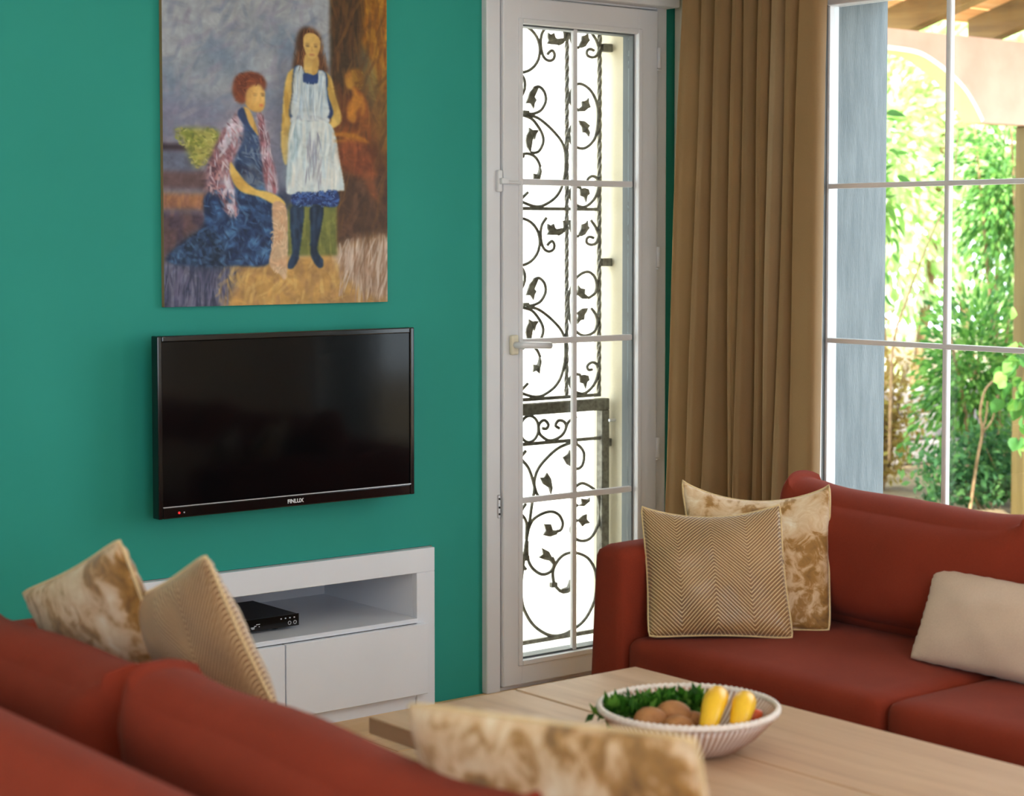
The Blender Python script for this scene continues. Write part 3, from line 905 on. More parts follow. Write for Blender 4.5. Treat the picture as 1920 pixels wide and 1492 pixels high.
    for L in ([(630, 950), (690, 948), (684, 1060), (668, 1180), (664, 1210), (636, 1255), (610, 1250), (618, 1215), (634, 1170), (626, 1050)],
              [(722, 950), (784, 948), (774, 1050), (754, 1160), (782, 1215), (778, 1250), (752, 1246), (722, 1180), (722, 1050)]):
        paint(mask(L, 1), (34, 56, 84), (22, 36, 58), 7, 0.08)
    dabs([(640, 535), (808, 528), (868, 730), (884, 850), (624, 884), (612, 820)], 130, [(222, 226, 222), (206, 216, 218), (176, 196, 206), (226, 224, 216)], 110, 16, 1.62, 0.12, 0.5, 37)
    dabs([(700, 600), (770, 600), (775, 850), (700, 850)], 24, [(140, 142, 162), (160, 160, 172)], 90, 9, 1.6, 0.12, 0.55, 38)
    dabs([(650, 300), (800, 300), (802, 490), (646, 495)], 50, [(214, 222, 222), (160, 182, 198), (190, 204, 210)], 80, 10, 1.57, 0.08, 0.55, 39)
    dabs([(642, 884), (848, 868), (848, 940), (646, 948)], 90, [(70, 100, 158), (24, 40, 84), (96, 124, 172)], 14, 7, 0.6, 1.4, 0.6, 40)
    dabs([(662, 110), (700, 66), (742, 66), (782, 120), (806, 270), (650, 270)], 60, [(132, 86, 50), (80, 50, 30), (150, 104, 64)], 50, 6, 1.6, 0.2, 0.45, 41)
    paint(mask([(700, 100), (735, 86), (766, 110), (770, 150), (756, 196), (734, 212), (712, 196), (696, 150)], 1), (222, 190, 122), (206, 170, 98), 1, 0.04)
    paint(mask([(706, 196), (758, 196), (762, 262), (742, 296), (706, 288), (694, 250)], 1), (206, 172, 100), (186, 148, 78), 7, 0.04)
    paint(mask([(708, 200), (730, 214), (754, 200), (756, 224), (712, 226)], 3), (172, 132, 70), None, None, 0, 0.6)
    paint(mask([(692, 290), (710, 284), (742, 294), (760, 284), (760, 330), (692, 330)], 1, False), (38, 62, 112), None, None, 0.1)
    paint(mask([(700, 100), (735, 86), (766, 110), (770, 150), (756, 196), (734, 212), (712, 196), (696, 150)], 1), (222, 190, 122), (206, 170, 98), 1, 0.04)
    paint(mask([(742, 110), (766, 116), (768, 160), (752, 198), (738, 206), (748, 160)], 3), (190, 150, 84), None, None, 0, 0.6)
    for L in ([(640, 960), (656, 960), (650, 1100), (640, 1170)], [(732, 960), (748, 960), (742, 1080), (738, 1170)]):
        paint(mask(L, 2), (58, 86, 118), None, None, 0, 0.6)
    for L in ([(634, 300), (646, 300), (624, 520), (606, 690), (600, 660), (612, 500)], [(836, 330), (850, 400), (870, 490), (852, 500), (838, 420)]):
        paint(mask(L, 3), (172, 134, 64), None, None, 0, 0.55)
    # faces
    for (a, b, c, d, col) in ((703, 138, 722, 142, (96, 62, 40)), (742, 138, 760, 142, (96, 62, 40)), (705, 147, 721, 153, (70, 50, 40)), (744, 147, 760, 153, (70, 50, 40)),
                              (731, 150, 736, 178, (186, 140, 78)), (722, 188, 744, 194, (176, 96, 68))):
        paint(mask(R_(a, b, c, d), 1, False), col, None, None, 0, 0.8)
    # seated figure
    paint(mask([(400, 490), (470, 590), (500, 760), (512, 880), (590, 900), (552, 960), (548, 1100), (522, 1232), (380, 1240), (200, 1236), (66, 1212), (130, 1130), (226, 1050), (236, 900), (340, 840), (380, 700)], 2), (26, 46, 84), (66, 104, 146), 2, 0.2, 1, 0.4, 0.9)
    paint(mask([(70, 1210), (140, 1120), (230, 1060), (300, 1090), (330, 1236), (200, 1236)], 6), (22, 40, 62), (44, 66, 92), 3, 0.2, 0.8)
    paint(mask([(404, 560), (460, 590), (490, 640), (496, 720), (440, 740), (400, 700)], 4), (78, 100, 132), (50, 68, 102), 2, 0.15, 0.9)
    paint(mask([(400, 760), (480, 740), (500, 850), (400, 860)], 5), (50, 50, 72), (92, 98, 112), 2, 0.15, 0.8)
    paint(mask([(408, 478), (380, 490), (330, 560), (290, 650), (252, 760), (250, 860), (300, 910), (345, 1000), (385, 985), (372, 880), (350, 760), (400, 650), (412, 560)], 2), (146, 104, 112), (186, 178, 192), 7, 0.25, 1, 0.35, 0.7)
    paint(mask([(300, 640), (252, 760), (236, 880), (290, 880), (330, 760)], 5), (86, 60, 72), (136, 96, 96), 3, 0.25, 0.75)
    paint(mask([(474, 486), (508, 520), (532, 680), (562, 800), (566, 880), (520, 872), (496, 760), (484, 620)], 2), (140, 92, 100), (178, 160, 172), 7, 0.25, 1, 0.35, 0.7)
    dabs([(236, 900), (340, 860), (512, 890), (590, 910), (548, 1100), (520, 1230), (70, 1212), (226, 1050)], 420, [(30, 52, 92), (58, 92, 136), (20, 34, 62), (84, 120, 158), (40, 70, 112)], 36, 12, 1.2, 0.7, 0.5, 42)
    dabs([(400, 490), (330, 560), (252, 760), (250, 860), (345, 1000), (385, 985), (352, 760), (410, 560)], 170, [(196, 190, 204), (160, 112, 118), (110, 76, 88), (176, 136, 140), (210, 200, 206)], 40, 11, 1.35, 0.35, 0.6, 43)
    dabs([(474, 490), (510, 520), (564, 800), (566, 876), (520, 870), (484, 620)], 80, [(186, 176, 190), (150, 96, 104), (112, 74, 86), (200, 186, 194)], 44, 9, 1.4, 0.25, 0.6, 44)
    dabs([(404, 560), (470, 600), (500, 760), (500, 860), (400, 860), (380, 720)], 60, [(96, 120, 150), (40, 56, 90), (120, 136, 156)], 40, 11, 1.0, 0.7, 0.5, 45)
    paint(mask([(412, 470), (440, 480), (470, 560), (478, 602), (452, 570), (420, 520)], 1), (206, 166, 92), (184, 144, 74), 7, 0.04)
    paint(mask([(414, 476), (396, 476), (386, 510), (430, 570), (470, 606), (440, 556)], 1), (44, 62, 100), None, None, 0.1)
    paint(mask([(420, 400), (450, 356), (494, 352), (512, 400), (508, 462), (488, 488), (452, 484), (424, 456)], 1), (220, 178, 104), (204, 158, 82), 1, 0.04)
    paint(mask([(384, 318), (430, 296), (486, 302), (516, 340), (508, 384), (490, 356), (456, 362), (428, 392), (420, 446), (388, 446), (364, 406), (368, 350)], 2), (128, 66, 40), (100, 50, 32), 2, 0.15)
    for (a, b, c, d, col) in ((452, 398, 476, 402, (110, 72, 44)), (492, 396, 508, 400, (110, 72, 44)), (456, 406, 474, 411, (80, 58, 42)), (494, 404, 508, 410, (80, 58, 42)),
                              (488, 410, 492, 438, (180, 130, 70)), (484, 450, 504, 460, (204, 112, 72))):
        paint(mask(R_(a, b, c, d), 1, False), col, None, None, 0, 0.8)
    paint(mask([(352, 736), (376, 770), (420, 830), (470, 866), (520, 876), (580, 904), (604, 940), (566, 946), (480, 902), (410, 884), (372, 850), (350, 790)], 1), (222, 186, 100), (196, 156, 76), 1, 0.04)
    paint(mask([(542, 936), (604, 944), (612, 1080), (606, 1300), (570, 1280), (526, 1230), (546, 1100)], 1), (212, 180, 144), (190, 152, 118), 2, 0.12)
    dabs([(544, 940), (602, 948), (610, 1080), (602, 1290), (530, 1230)], 60, [(222, 194, 160), (186, 146, 112), (206, 172, 136)], 30, 8, 1.5, 0.6, 0.55, 46)
    paint(mask([(452, 362), (430, 400), (428, 452), (446, 476), (452, 430), (462, 390)], 3), (188, 138, 72), None, None, 0, 0.6)
    dabs([(384, 318), (430, 296), (486, 302), (516, 340), (490, 352), (428, 388), (388, 446), (364, 406)], 60, [(156, 84, 50), (96, 46, 28), (136, 70, 40)], 30, 7, 0.6, 0.9, 0.5, 47)
    # small dancer in the ochre light
    paint(mask([(905, 262), (945, 244), (980, 262), (985, 310), (972, 350), (944, 350), (930, 300)], 2), (150, 108, 34), (116, 78, 28), 3, 0.1)
    paint(mask([(896, 280), (924, 268), (938, 320), (936, 350), (908, 350), (894, 312)], 2), (190, 140, 52), (160, 106, 40), 2, 0.05)
    paint(mask([(928, 340), (962, 350), (996, 400), (1008, 460), (1004, 545), (920, 604), (884, 608), (960, 556), (968, 480), (940, 520), (904, 500), (906, 420), (930, 388)], 2), (186, 120, 40), (136, 78, 30), 7, 0.08)
    paint(mask([(846, 574), (930, 572), (1000, 606), (1000, 622), (850, 620), (850, 610), (940, 606), (846, 588)], 2), (176, 112, 30), None, None, 0.1, 0.85)
    paint(mask([(870, 622), (985, 622), (1030, 720), (1044, 800), (960, 790), (880, 740)], 4), (140, 74, 36), (116, 58, 30), 4, 0.12, 0.9)
    paint(mask([(985, 760), (1030, 790), (1056, 900), (1040, 912), (990, 830)], 3), (140, 80, 44), None, None, 0.1, 0.8)
    # brushwork
    img[:] = img * (1 + 0.035 * (N[3] - 0.5) + 0.05 * (N[4] - 0.5) + 0.05 * (N[2] - 0.5))[..., None]
    return np.clip(img, 0, 255) / 255.0, W, Hh


pt = thing('painting', (2.795, 4.53, 1.19), 'unframed oil painting of a seated and a standing woman in apron', 'painting')
img, PWd, PHt = make_painting()
px0, px1, pz0, pz1 = 2.434, 3.148, 1.188, 2.181
gx = np.linspace(px0, px1, PWd)
gz = np.linspace(pz1, pz0, PHt)
GX, GZ = np.meshgrid(gx, gz)
pv = np.stack([GX.ravel(), np.full(GX.size, 4.514), GZ.ravel()], 1) - np.array(ORG[pt.name])
ii = np.arange(PWd * PHt).reshape(PHt, PWd)
pf = np.stack([ii[:-1, :-1], ii[1:, :-1], ii[1:, 1:], ii[:-1, 1:]], -1).reshape(-1, 4)
me = bpy.data.meshes.new('painted_canvas')
me.vertices.add(len(pv))
me.vertices.foreach_set('co', pv.ravel())
me.loops.add(pf.size)
me.loops.foreach_set('vertex_index', pf.ravel())
me.polygons.add(len(pf))
me.polygons.foreach_set('loop_start', np.arange(0, pf.size, 4))
me.polygons.foreach_set('loop_total', np.full(len(pf), 4))
me.update(calc_edges=True)
lin = np.where(img <= 0.04045, img / 12.92, ((img + 0.055) / 1.055) ** 2.4).reshape(-1, 3)
ca = me.color_attributes.new('paint', 'FLOAT_COLOR', 'POINT')
ca.data.foreach_set('color', np.concatenate([lin, np.ones((len(lin), 1))], 1).astype(np.float32).ravel())
m = mat('oil_paint', rough=0.5, spec=0.3)
g = NT(m)
at = g.node('ShaderNodeAttribute')
at.attribute_name = 'paint'
g.t.links.new(at.outputs['Color'], g.bsdf.inputs['Base Color'])
g.bump(g.noise(160.0, 4.0, vec=g.coord('Object', (1, 1, 0.5))), 0.15, 0.002)
me.materials.append(m)
po = bpy.data.objects.new('painted_canvas', me)
COL.objects.link(po)
po.parent = pt
obj('stretcher', *box_geo((px0, 4.5142, pz0), (px1, 4.5295, pz1), 0.001, 1), 'canvas_edge', pt)

# ================================================================== WROUGHT IRON GRILLE OUTSIDE THE DOOR
GRILLE_Y = 4.72
gr = thing('iron_grille', (3.86, GRILLE_Y, 0), 'dark wrought iron security grille with scrolls and leaves behind the door', 'grille')


def g_curve(pts, r=0.0052, sub=5, closed=False, taper=None, name='scroll'):
    P = [(p[0], GRILLE_Y, p[1]) for p in catmull(pts, sub, closed)]
    return obj(name, *tube_geo(P, r, 7, closed, taper), 'iron', gr, True)


def g_leaf(pts):
    """beaten leaf: outline plate, cupped towards the middle"""
    P = np.array(pts)
    c = P.mean(0)
    n = len(P)
    vs = [(p[0], GRILLE_Y - 0.002, p[1]) for p in P] + [(p[0], GRILLE_Y + 0.004, p[1]) for p in P]
    vs += [(c[0], GRILLE_Y - 0.010, c[1]), (c[0], GRILLE_Y + 0.002, c[1])]
    fs = []
    for i in range(n):
        j = (i + 1) % n
        fs += [[i, j, 2 * n], [n + j, n + i, 2 * n + 1], [i, n + i, n + j, j]]
    return obj('leaf', vs, fs, 'iron', gr)


def twisted_bar(x, z0, z1, half=0.0062):
    n = max(8, int((z1 - z0) / 0.012))
    vs, fs = [], []
    for i in range(n + 1):
        z = z0 + (z1 - z0) * i / n
        a0 = i * 0.55
        for k in range(4):
            a_ = a0 + k * PI / 2
            vs.append((x + half * 1.25 * math.cos(a_), GRILLE_Y + half * 1.25 * math.sin(a_), z))
    for i in range(n):
        for k in range(4):
            l = (k + 1) % 4
            fs.append([i * 4 + k, i * 4 + l, (i + 1) * 4 + l, (i + 1) * 4 + k])
    fs += [[0, 1, 2, 3], [n * 4 + k for k in (3, 2, 1, 0)]]
    return obj('twisted_bar', vs, fs, 'iron', gr)


MX = 3.80          # the panels mirror about this line
PERIOD = 0.605


def keep(pts):
    return min(p[0] for p in pts) > 3.56


for k in (-1, 0, 1):
    dz = -PERIOD * k
    sh = lambda pts: [(p[0], p[1] + dz) for p in pts]
    mi = lambda pts: [(2 * MX - p[0], p[1]) for p in pts]
    cl = lambda pts: [p for p in pts if p[1] < 2.10]
    for src, leafy in ((GA_CURVES, False), (GA_LEAVES, True)):
        for c in src:
            for q in (sh(c), mi(sh(c))):
                if max(p[1] for p in q) < 2.09 and keep(q):
                    (g_leaf if leafy else g_curve)(q)
    flip = (lambda pts: [(2 * 4.0635 - p[0], p[1]) for p in pts]) if k == 1 else (lambda pts: pts)
    for c in GA_OVAL:
        q = flip(sh(c))
        if max(p[1] for p in q) < 2.09:
            g_curve(q)
    for c in GA_OVLEAVES:
        q = flip(sh(c))
        if max(p[1] for p in q) < 2.09:
            g_leaf(q)
    zc = 1.963 + dz
    if zc < 2.03:
        g_curve([(MX + 0.081 * math.cos(a_), zc + 0.074 * math.sin(a_)) for a_ in [2 * PI * q / 16 for q in range(16)]], closed=True, sub=2, name='ring')
        for s in (1, -1):
            vs, fs = box_geo((MX + s * 0.022 - 0.012, GRILLE_Y - 0.008, 1.765 + dz - 0.006), (MX + s * 0.022 + 0.012, GRILLE_Y + 0.008, 1.765 + dz + 0.006), 0.002, 1)
            obj('collar', vs, fs, 'iron', gr)
        # small pendant scrolls between ring and collar
        for s in (1, -1):
            g_curve([(MX + s * p, q + dz) for p, q in ((0.003, 1.884), (0.017, 1.868), (0.019, 1.840), (0.006, 1.815))])
twb = [3.993, 4.132, 2 * MX - 3.993]
for x in twb:
    twisted_bar(x, 0.858, 2.10)
for z in (1.463, 0.858, 2.068):
    box('cross_bar', (3.56, GRILLE_Y - 0.006, z - 0.0055), (4.137, GRILLE_Y + 0.006, z + 0.0055), 'iron', gr, 0.001, 1)
for z in (1.987, 1.291, 0.70):
    box('wall_lug', (4.139, GRILLE_Y - 0.012, z - 0.013), (4.1795, GRILLE_Y + 0.012, z + 0.013), 'iron', gr, 0.002, 1)
# lower gate
box('gate_rail', (3.545, GRILLE_Y - 0.016, 0.808), (4.166, GRILLE_Y + 0.016, 0.846), 'iron', gr, 0.003, 1)
box('gate_post', (4.134, GRILLE_Y - 0.016, 0.02), (4.166, GRILLE_Y + 0.016, 0.808), 'iron', gr, 0.003, 1)
box('gate_rail', (3.545, GRILLE_Y - 0.006, 0.7105), (4.155, GRILLE_Y + 0.006, 0.7215), 'iron', gr, 0.001, 1)
box('gate_rail', (3.545, GRILLE_Y - 0.007, 0.074), (4.134, GRILLE_Y + 0.007, 0.087), 'iron', gr, 0.001, 1)
obj('latch_bolt', *tube_geo([(4.150, GRILLE_Y - 0.03, 0.775), (4.176, GRILLE_Y - 0.03, 0.775)], 0.005, 8), 'chrome', gr)
g_curve([(3.838 + 0.038 * math.cos(a_), 0.7635 + 0.042 * math.sin(a_)) for a_ in [2 * PI * q / 14 for q in range(14)]], closed=True, sub=2, name='ring')
for c in GC_CURVES:
    for q in (c, [(2 * MX - p[0], p[1]) for p in c]):
        if keep(q):
            g_curve(q, 0.0055)
for c in GC_LEAVES:
    for q in (c, [(2 * MX - p[0], p[1]) for p in c]):
        if keep(q):
            g_leaf(q)
for x, z in ((3.823, 0.352), (3.939, 0.253)):
    box('collar', (x - 0.012, GRILLE_Y - 0.008, z - 0.008), (x + 0.012, GRILLE_Y + 0.008, z + 0.008), 'iron', gr, 0.002, 1)

# ================================================================== CURTAIN
cu = thing('curtain', (4.13, 4.07, 0.0), 'camel brown pleated curtain drawn aside between door and window', 'curtain')
YT = [4.325, 4.251, 4.180, 4.118, 4.069, 4.002, 3.958, 3.895, 3.838, 3.736]
YB = [4.412, 4.312, 4.250, 4.128, 4.102, 4.030, 3.983, 3.945, 3.890, 3.749]
YT, YB = [q * 0.9858 for q in YT], [q * 0.9858 for q in YB]
ZT, ZB = 2.096, 0.30
NZ = 28
path_rows = []
for iz in range(NZ + 1):
    z = 0.015 + (2.40 - 0.015) * iz / NZ
    t_ = (z - ZB) / (ZT - ZB)
    ys = [b + (a - b) * min(max(t_, -0.15), 1.15) for a, b in zip(YT, YB)]
    amp = 1.0 + 0.25 * (1 - t_)
    pts = [(4.225, ys[0] - 0.035), (4.215, ys[0] - 0.004), (4.17, ys[0] + 0.006)]
    for i in range(len(ys) - 1):
        wd = ys[i] - ys[i + 1]
        wob = 0.006 * math.sin(2.3 * i + 3.0 * z)
        last = i == len(ys) - 2
        pts += [(4.070 + wob, ys[i] - 0.001), (4.068 + wob, ys[i] - 0.014)]
        if last:
            pts += [(4.075, ys[i + 1] + 0.050), (4.10, ys[i + 1] * 4.10 / 4.07 + 0.018), (4.14, ys[i + 1] * 4.14 / 4.07 + 0.004), (4.18, ys[i + 1] * 4.18 / 4.07 + 0.006), (4.22, ys[i + 1] * 4.22 / 4.07 + 0.02)]
        else:
            dp = 4.150 if i == len(ys) - 3 else 4.228
            pts += [(4.072 + wob, ys[i] - wd * 0.45), (4.105 + wob, ys[i] - wd * 0.74), (dp - 0.025, ys[i + 1] + 0.010), (dp, ys[i + 1] - 0.006), (dp - 0.013, ys[i + 1] - 0.018), (4.110, ys[i + 1] - 0.006)]
    path_rows.append(catmull(pts, 4))
nc = len(path_rows[0])
vs = [(p[0], p[1], 0.015 + (2.40 - 0.015) * iz / NZ) for iz, rowp in enumerate(path_rows) for p in rowp]
fs = [[iz * nc + i, iz * nc + i + 1, (iz + 1) * nc + i + 1, (iz + 1) * nc + i] for iz in range(NZ) for i in range(nc - 1)]
co = obj('fabric', vs, fs, 'curtain', cu, True)
obj('rail', *tube_geo([(4.15, 4.42, 2.42), (4.15, 2.0, 2.42)], 0.014, 12), 'pvc', cu, True)

# ================================================================== SOFAS
def make_sofa(mirror, splits, label, back_tops, frame_top, tilt=0.0):
    """canonical sofa with its back to the window wall; mirror turns it round to face the other one"""
    fx = (lambda x: 4.97 - x) if mirror else (lambda x: x)
    far, near = splits[0], splits[-1]
    root = thing('sofa', (fx(3.45), (far + near) / 2, 0), label, 'sofa', 'pair of terracotta sofas facing each other')

    def put(name, geo, parent=root, material='red', smooth=True):
        vs, fs = geo
        return obj(name, [(fx(v[0]), v[1], v[2]) for v in vs], fs, material, parent, smooth)
    put('base', soft_box((3.045, near - 0.02, 0.07), (3.86, far + 0.02, 0.255), 0.02, n=8))
    put('back_frame', soft_box((3.85, near - 0.10, 0.07), (3.955, far + 0.10, frame_top), 0.045, n=10, deform=lambda w_, p: (w_[0] + (w_[2] - 0.07) * 0.02, w_[1], w_[2])))
    for s, ya in ((1, far), (-1, near)):
        lo_, hi_ = (ya, ya + 0.112) if s > 0 else (ya - 0.112, ya)
        put('arm', soft_box((3.028, lo_, 0.07), (3.90, hi_, 0.632), 0.032, (0, 0.006, 0.006), n=10,
                            deform=lambda w_, p, s=s: (w_[0], w_[1] + (s * 0.035 * (0.632 - w_[2]) / 0.56 if p[1] * s > -0.2 else 0), w_[2])))
    for i in range(len(splits) - 1):
        a_, b_ = splits[i], splits[i + 1]
        put('seat_cushion', soft_box((3.030, b_ + 0.003, 0.262), (3.80, a_ - 0.003, 0.422), 0.032, (0.004, 0.0, 0.012), n=14))
        top = back_tops[i]
        Ln = a_ - b_

        def dfm(w_, p, top=top, k=i):
            x_, y_, z_ = w_
            t_ = (z_ - 0.43) / (top - 0.43)
            x_ += 0.12 * (z_ - 0.43)
            if True:
                e = abs(p[1])
                z_ += t_ * (0.030 * e ** 4 - 0.034 * (1 - e * e)) + t_ * 0.006 * math.sin(9 * y_ + k)
            if k == 0:
                z_ += tilt * max(0.0, t_) * max(0.0, p[1] + 0.2) ** 1.5
            x_ += 0.006 * math.sin(11 * y_ + 7 * z_)
            return (x_, y_, z_)
        put('back_cushion', soft_box((3.480, b_ + 0.006, 0.432), (3.670, a_ - 0.006, top), 0.090, (0.030, 0.008, 0.012), n=18, deform=dfm))
    for xx in (3.10, 3.86):
        for yy in (far + 0.05, near - 0.05):
            put('foot', lathe_geo([(0.0, 0.0), (0.022, 0.0), (0.028, 0.072), (0.0, 0.072)], 12, (xx, yy, 0.0)), material='leg_wood', smooth=False)
    return root


make_sofa(False, [3.372, 2.580, 1.70], 'terracotta fabric sofa standing in front of the garden window', [0.758, 0.765], 0.64, 0.022)
make_sofa(True, [3.372, 2.570, 1.62, 0.69], 'blurred terracotta sofa in the foreground seen from behind', [0.732, 0.748, 0.74], 0.728)


# ================================================================== PILLOWS
def make_pillow(corners, thick, material, label, piping=True, inset=0.055, sag=0.0, seed=0, puff=0.42, group=None):
    """corners: bottom left, bottom right, top right, top left"""
    BL, BR, TR, TL = [np.array(c, float) for c in corners]
    n = 34
    nrm = np.cross(BR - BL, TL - BL)
    nrm /= np.linalg.norm(nrm)
    rr = np.random.default_rng(seed)
    ph = rr.random(8) * 6.28
    base = (BL + BR) / 2
    root = thing('throw_pillow', tuple(base), label, 'pillow', group)
    vs, uv, idx = [], [], {}

    def mid(u, v):
        uu = 0.5 + (u - 0.5) * (1 - inset * 4 * v * (1 - v))
        vv = 0.5 + (v - 0.5) * (1 - inset * 4 * u * (1 - u))
        ck = 0.032 * (abs(2 * u - 1) * abs(2 * v - 1)) ** 7
        uu, vv = 0.5 + (uu - 0.5) * (1 - ck), 0.5 + (vv - 0.5) * (1 - ck)
        p = (BL * (1 - uu) + BR * uu) * (1 - vv) + (TL * (1 - uu) + TR * uu) * vv
        p = p + np.array((0, 0, -sag)) * (4 * u * (1 - u)) ** 0.8 * max(0, v - 0.35) ** 1.5
        return p
    for s in (1, -1):
        for i in range(n + 1):
            for j in range(n + 1):
                edge = i in (0, n) or j in (0, n)
                if s == -1 and edge:
                    idx[(s, i, j)] = idx[(1, i, j)]
                    continue
                u, v = 0.5 - 0.5 * math.cos(PI * i / n), 0.5 - 0.5 * math.cos(PI * j / n)
                u, v = 0.5 * (u + i / n), 0.5 * (v + j / n)
                h = thick / 2 * (max(0, math.sin(PI * u)) * max(0, math.sin(PI * v))) ** puff
                wr = 0.045 * math.sin(9 * u + 5 * v + ph[0]) + 0.035 * math.sin(17 * v - 6 * u + ph[1]) + 0.025 * math.sin(23 * u + 11 * v + ph[2])
                h *= 1 + wr
                # pulled creases near the seams
                ed = min(u, 1 - u, v, 1 - v)
                h += 0.0025 * math.sin(70 * (u + v) + ph[3]) * math.exp(-ed * 18) * (0 if edge else 1)
                p = mid(u, v) + nrm * s * h
                idx[(s, i, j)] = len(vs)
                vs.append(tuple(p))
                uv.append((u, v))
    fs = []
    for s in (1, -1):
        for i in range(n):
            for j in range(n):
                q = [idx[(s, i, j)], idx[(s, i + 1, j)], idx[(s, i + 1, j + 1)], idx[(s, i, j + 1)]]
                fs.append(q if s > 0 else q[::-1])
    obj('cover', vs, fs, material, root, True, uvs=uv)
    if piping:
        loop = [mid(k / 24, 0) for k in range(24)] + [mid(1, k / 24) for k in range(24)] + [mid(1 - k / 24, 1) for k in range(24)] + [mid(0, 1 - k / 24) for k in range(24)]
        obj('piping', *tube_geo(loop, 0.0028, 7, True), 'piping', root, True)
    return root


make_pillow([(3.215, 3.300, 0.428), (3.432, 3.078, 0.430), (3.545, 3.182, 0.768), (3.300, 3.462, 0.772)], 0.105, 'floral',
            'gold and cream floral pillow in the corner behind a chevron pillow', sag=0.09, seed=2, inset=0.03)
make_pillow([(3.052, 3.310, 0.427), (3.302, 3.074, 0.430), (3.352, 3.168, 0.738), (3.130, 3.424, 0.724)], 0.120, 'chevron',
            'gold chevron satin pillow upright on the window sofa', sag=0.05, seed=5, inset=0.05)
make_pillow([(3.340, 2.768, 0.431), (3.340, 2.245, 0.431), (3.500, 2.285, 0.606), (3.500, 2.828, 0.612)], 0.115, 'linen',
            'plain beige linen lumbar pillow lying against the window sofa back', piping=False, seed=8, inset=0.05)
make_pillow([(1.650, 3.300, 0.440), (1.620, 2.900, 0.520), (1.440, 2.828, 0.884), (1.480, 3.303, 0.720)], 0.110, 'floral',
            'gold floral pillow at the far end of the foreground sofa', seed=11, inset=0.06)
make_pillow([(1.720, 2.960, 0.430), (1.662, 2.688, 0.565), (1.470, 2.600, 0.884), (1.510, 2.976, 0.744)], 0.115, 'chevron',
            'blurred chevron pillow leaning on the foreground sofa', seed=14, inset=0.06)
make_pillow([(1.520, 1.980, 0.440), (1.520, 1.500, 0.440), (1.360, 1.395, 0.862), (1.370, 1.930, 0.795)], 0.110, 'floral',
            'very blurred floral pillow nearest the viewer in front of the table', seed=19, inset=0.03)

# ================================================================== COFFEE TABLE
tb = thing('coffee_table', (2.49, 2.4, 0), 'low pale oak coffee table with broad plank top', 'table')
TX0, TX1, TY0, TY1, TZ = 2.132, 2.848, 1.66, 3.128, 0.42
xs = [TX0, 2.5025, TX1]
for i in range(2):
    box('tabletop_plank', (xs[i] + (0.003 if i else 0), TY0, TZ - 0.034), (xs[i + 1] - (0 if i else 0.003), TY1, TZ), 'table_wood', tb, 0.002, 1)
box('underframe', (TX0 + 0.10, TY0 + 0.12, TZ - 0.094), (TX1 - 0.10, TY1 - 0.12, TZ - 0.0345), 'leg_wood', tb, 0.003, 1)
for xx in (TX0 + 0.12, TX1 - 0.19):
    for yy in (TY0 + 0.14, TY1 - 0.21):
        box('leg', (xx, yy, 0.0), (xx + 0.07, yy + 0.07, TZ - 0.0945), 'leg_wood', tb, 0.004, 1)

# ================================================================== BOWL AND FRUIT
bc = (2.460, 2.556, TZ)
bw = thing('woven_bowl', bc, 'shallow white woven bowl of fruit on the coffee table', 'bowl')
m = mat('woven_cane', rough=0.6)
g = NT(m)
sep = g.node('ShaderNodeSeparateXYZ')
g.t.links.new(g.node('ShaderNodeUVMap').outputs[0], sep.inputs[0])
stripe = g.math('ABSOLUTE', g.math('SUBTRACT', g.math('FRACT', g.math('MULTIPLY', sep.outputs[0], 88.0)), 0.5))
g.set(g.bsdf.inputs['Base Color'], g.ramp(stripe, [(0.12, srgb(238, 230, 228)), (0.36, srgb(176, 140, 120))]))
M['cane'] = m
profile = [(0.0, 0.001), (0.070, 0.001), (0.096, 0.008), (0.126, 0.030), (0.150, 0.055), (0.166, 0.076), (0.160, 0.079), (0.143, 0.059), (0.120, 0.036), (0.092, 0.016), (0.06, 0.011), (0.0, 0.010)]
seg = 88 * 4
vs, fs = lathe_geo(profile, seg, bc, mod=lambda an, i: (0.0022 * math.cos(88 * an) if i in (2, 3, 4, 5) else (-0.0018 * math.cos(88 * an) if i in (6, 7, 8) else 0)))
uv = [(k / seg, i / 12) for k in range(seg) for i in range(len(profile))]
obj('woven_body', vs, fs, 'cane', bw, True, uvs=uv)
rim = [(bc[0] + 0.1655 * math.cos(2 * PI * k / 176), bc[1] + 0.1655 * math.sin(2 * PI * k / 176), TZ + 0.0795 + 0.0012 * math.cos(88 * 2 * PI * k / 176)) for k in range(176)]
M['cane_rim'] = vary(mat('whitewashed_cane', rough=0.6), srgb(226, 214, 206), srgb(242, 236, 232), 120.0)
obj('rim', *tube_geo(rim, 0.0062, 8, True), 'cane_rim', bw, True)


def egg(name, c, r, axis, label, material='kiwi', stretch=1.22):
    ax = Vector(axis).normalized()
    q = Vector((0, 0, 1)).rotation_difference(ax)
    vs, fs = [], []
    n1, n2 = 14, 20
    for i in range(n1 + 1):
        th = PI * i / n1
        for k in range(n2):
            a_ = 2 * PI * k / n2
            zz = math.cos(th)
            rad = r * math.sin(th) * (1 - 0.10 * zz)
            p = q @ Vector((rad * math.cos(a_), rad * math.sin(a_), zz * r * stretch))
            vs.append((c[0] + p.x, c[1] + p.y, c[2] + p.z))
    for i in range(n1):
        for k in range(n2):
            fs.append([i * n2 + k, i * n2 + (k + 1) % n2, (i + 1) * n2 + (k + 1) % n2, (i + 1) * n2 + k])
    o = obj(name, vs, fs, material, None, True, loc=(c[0], c[1], c[2] - r))
    return o


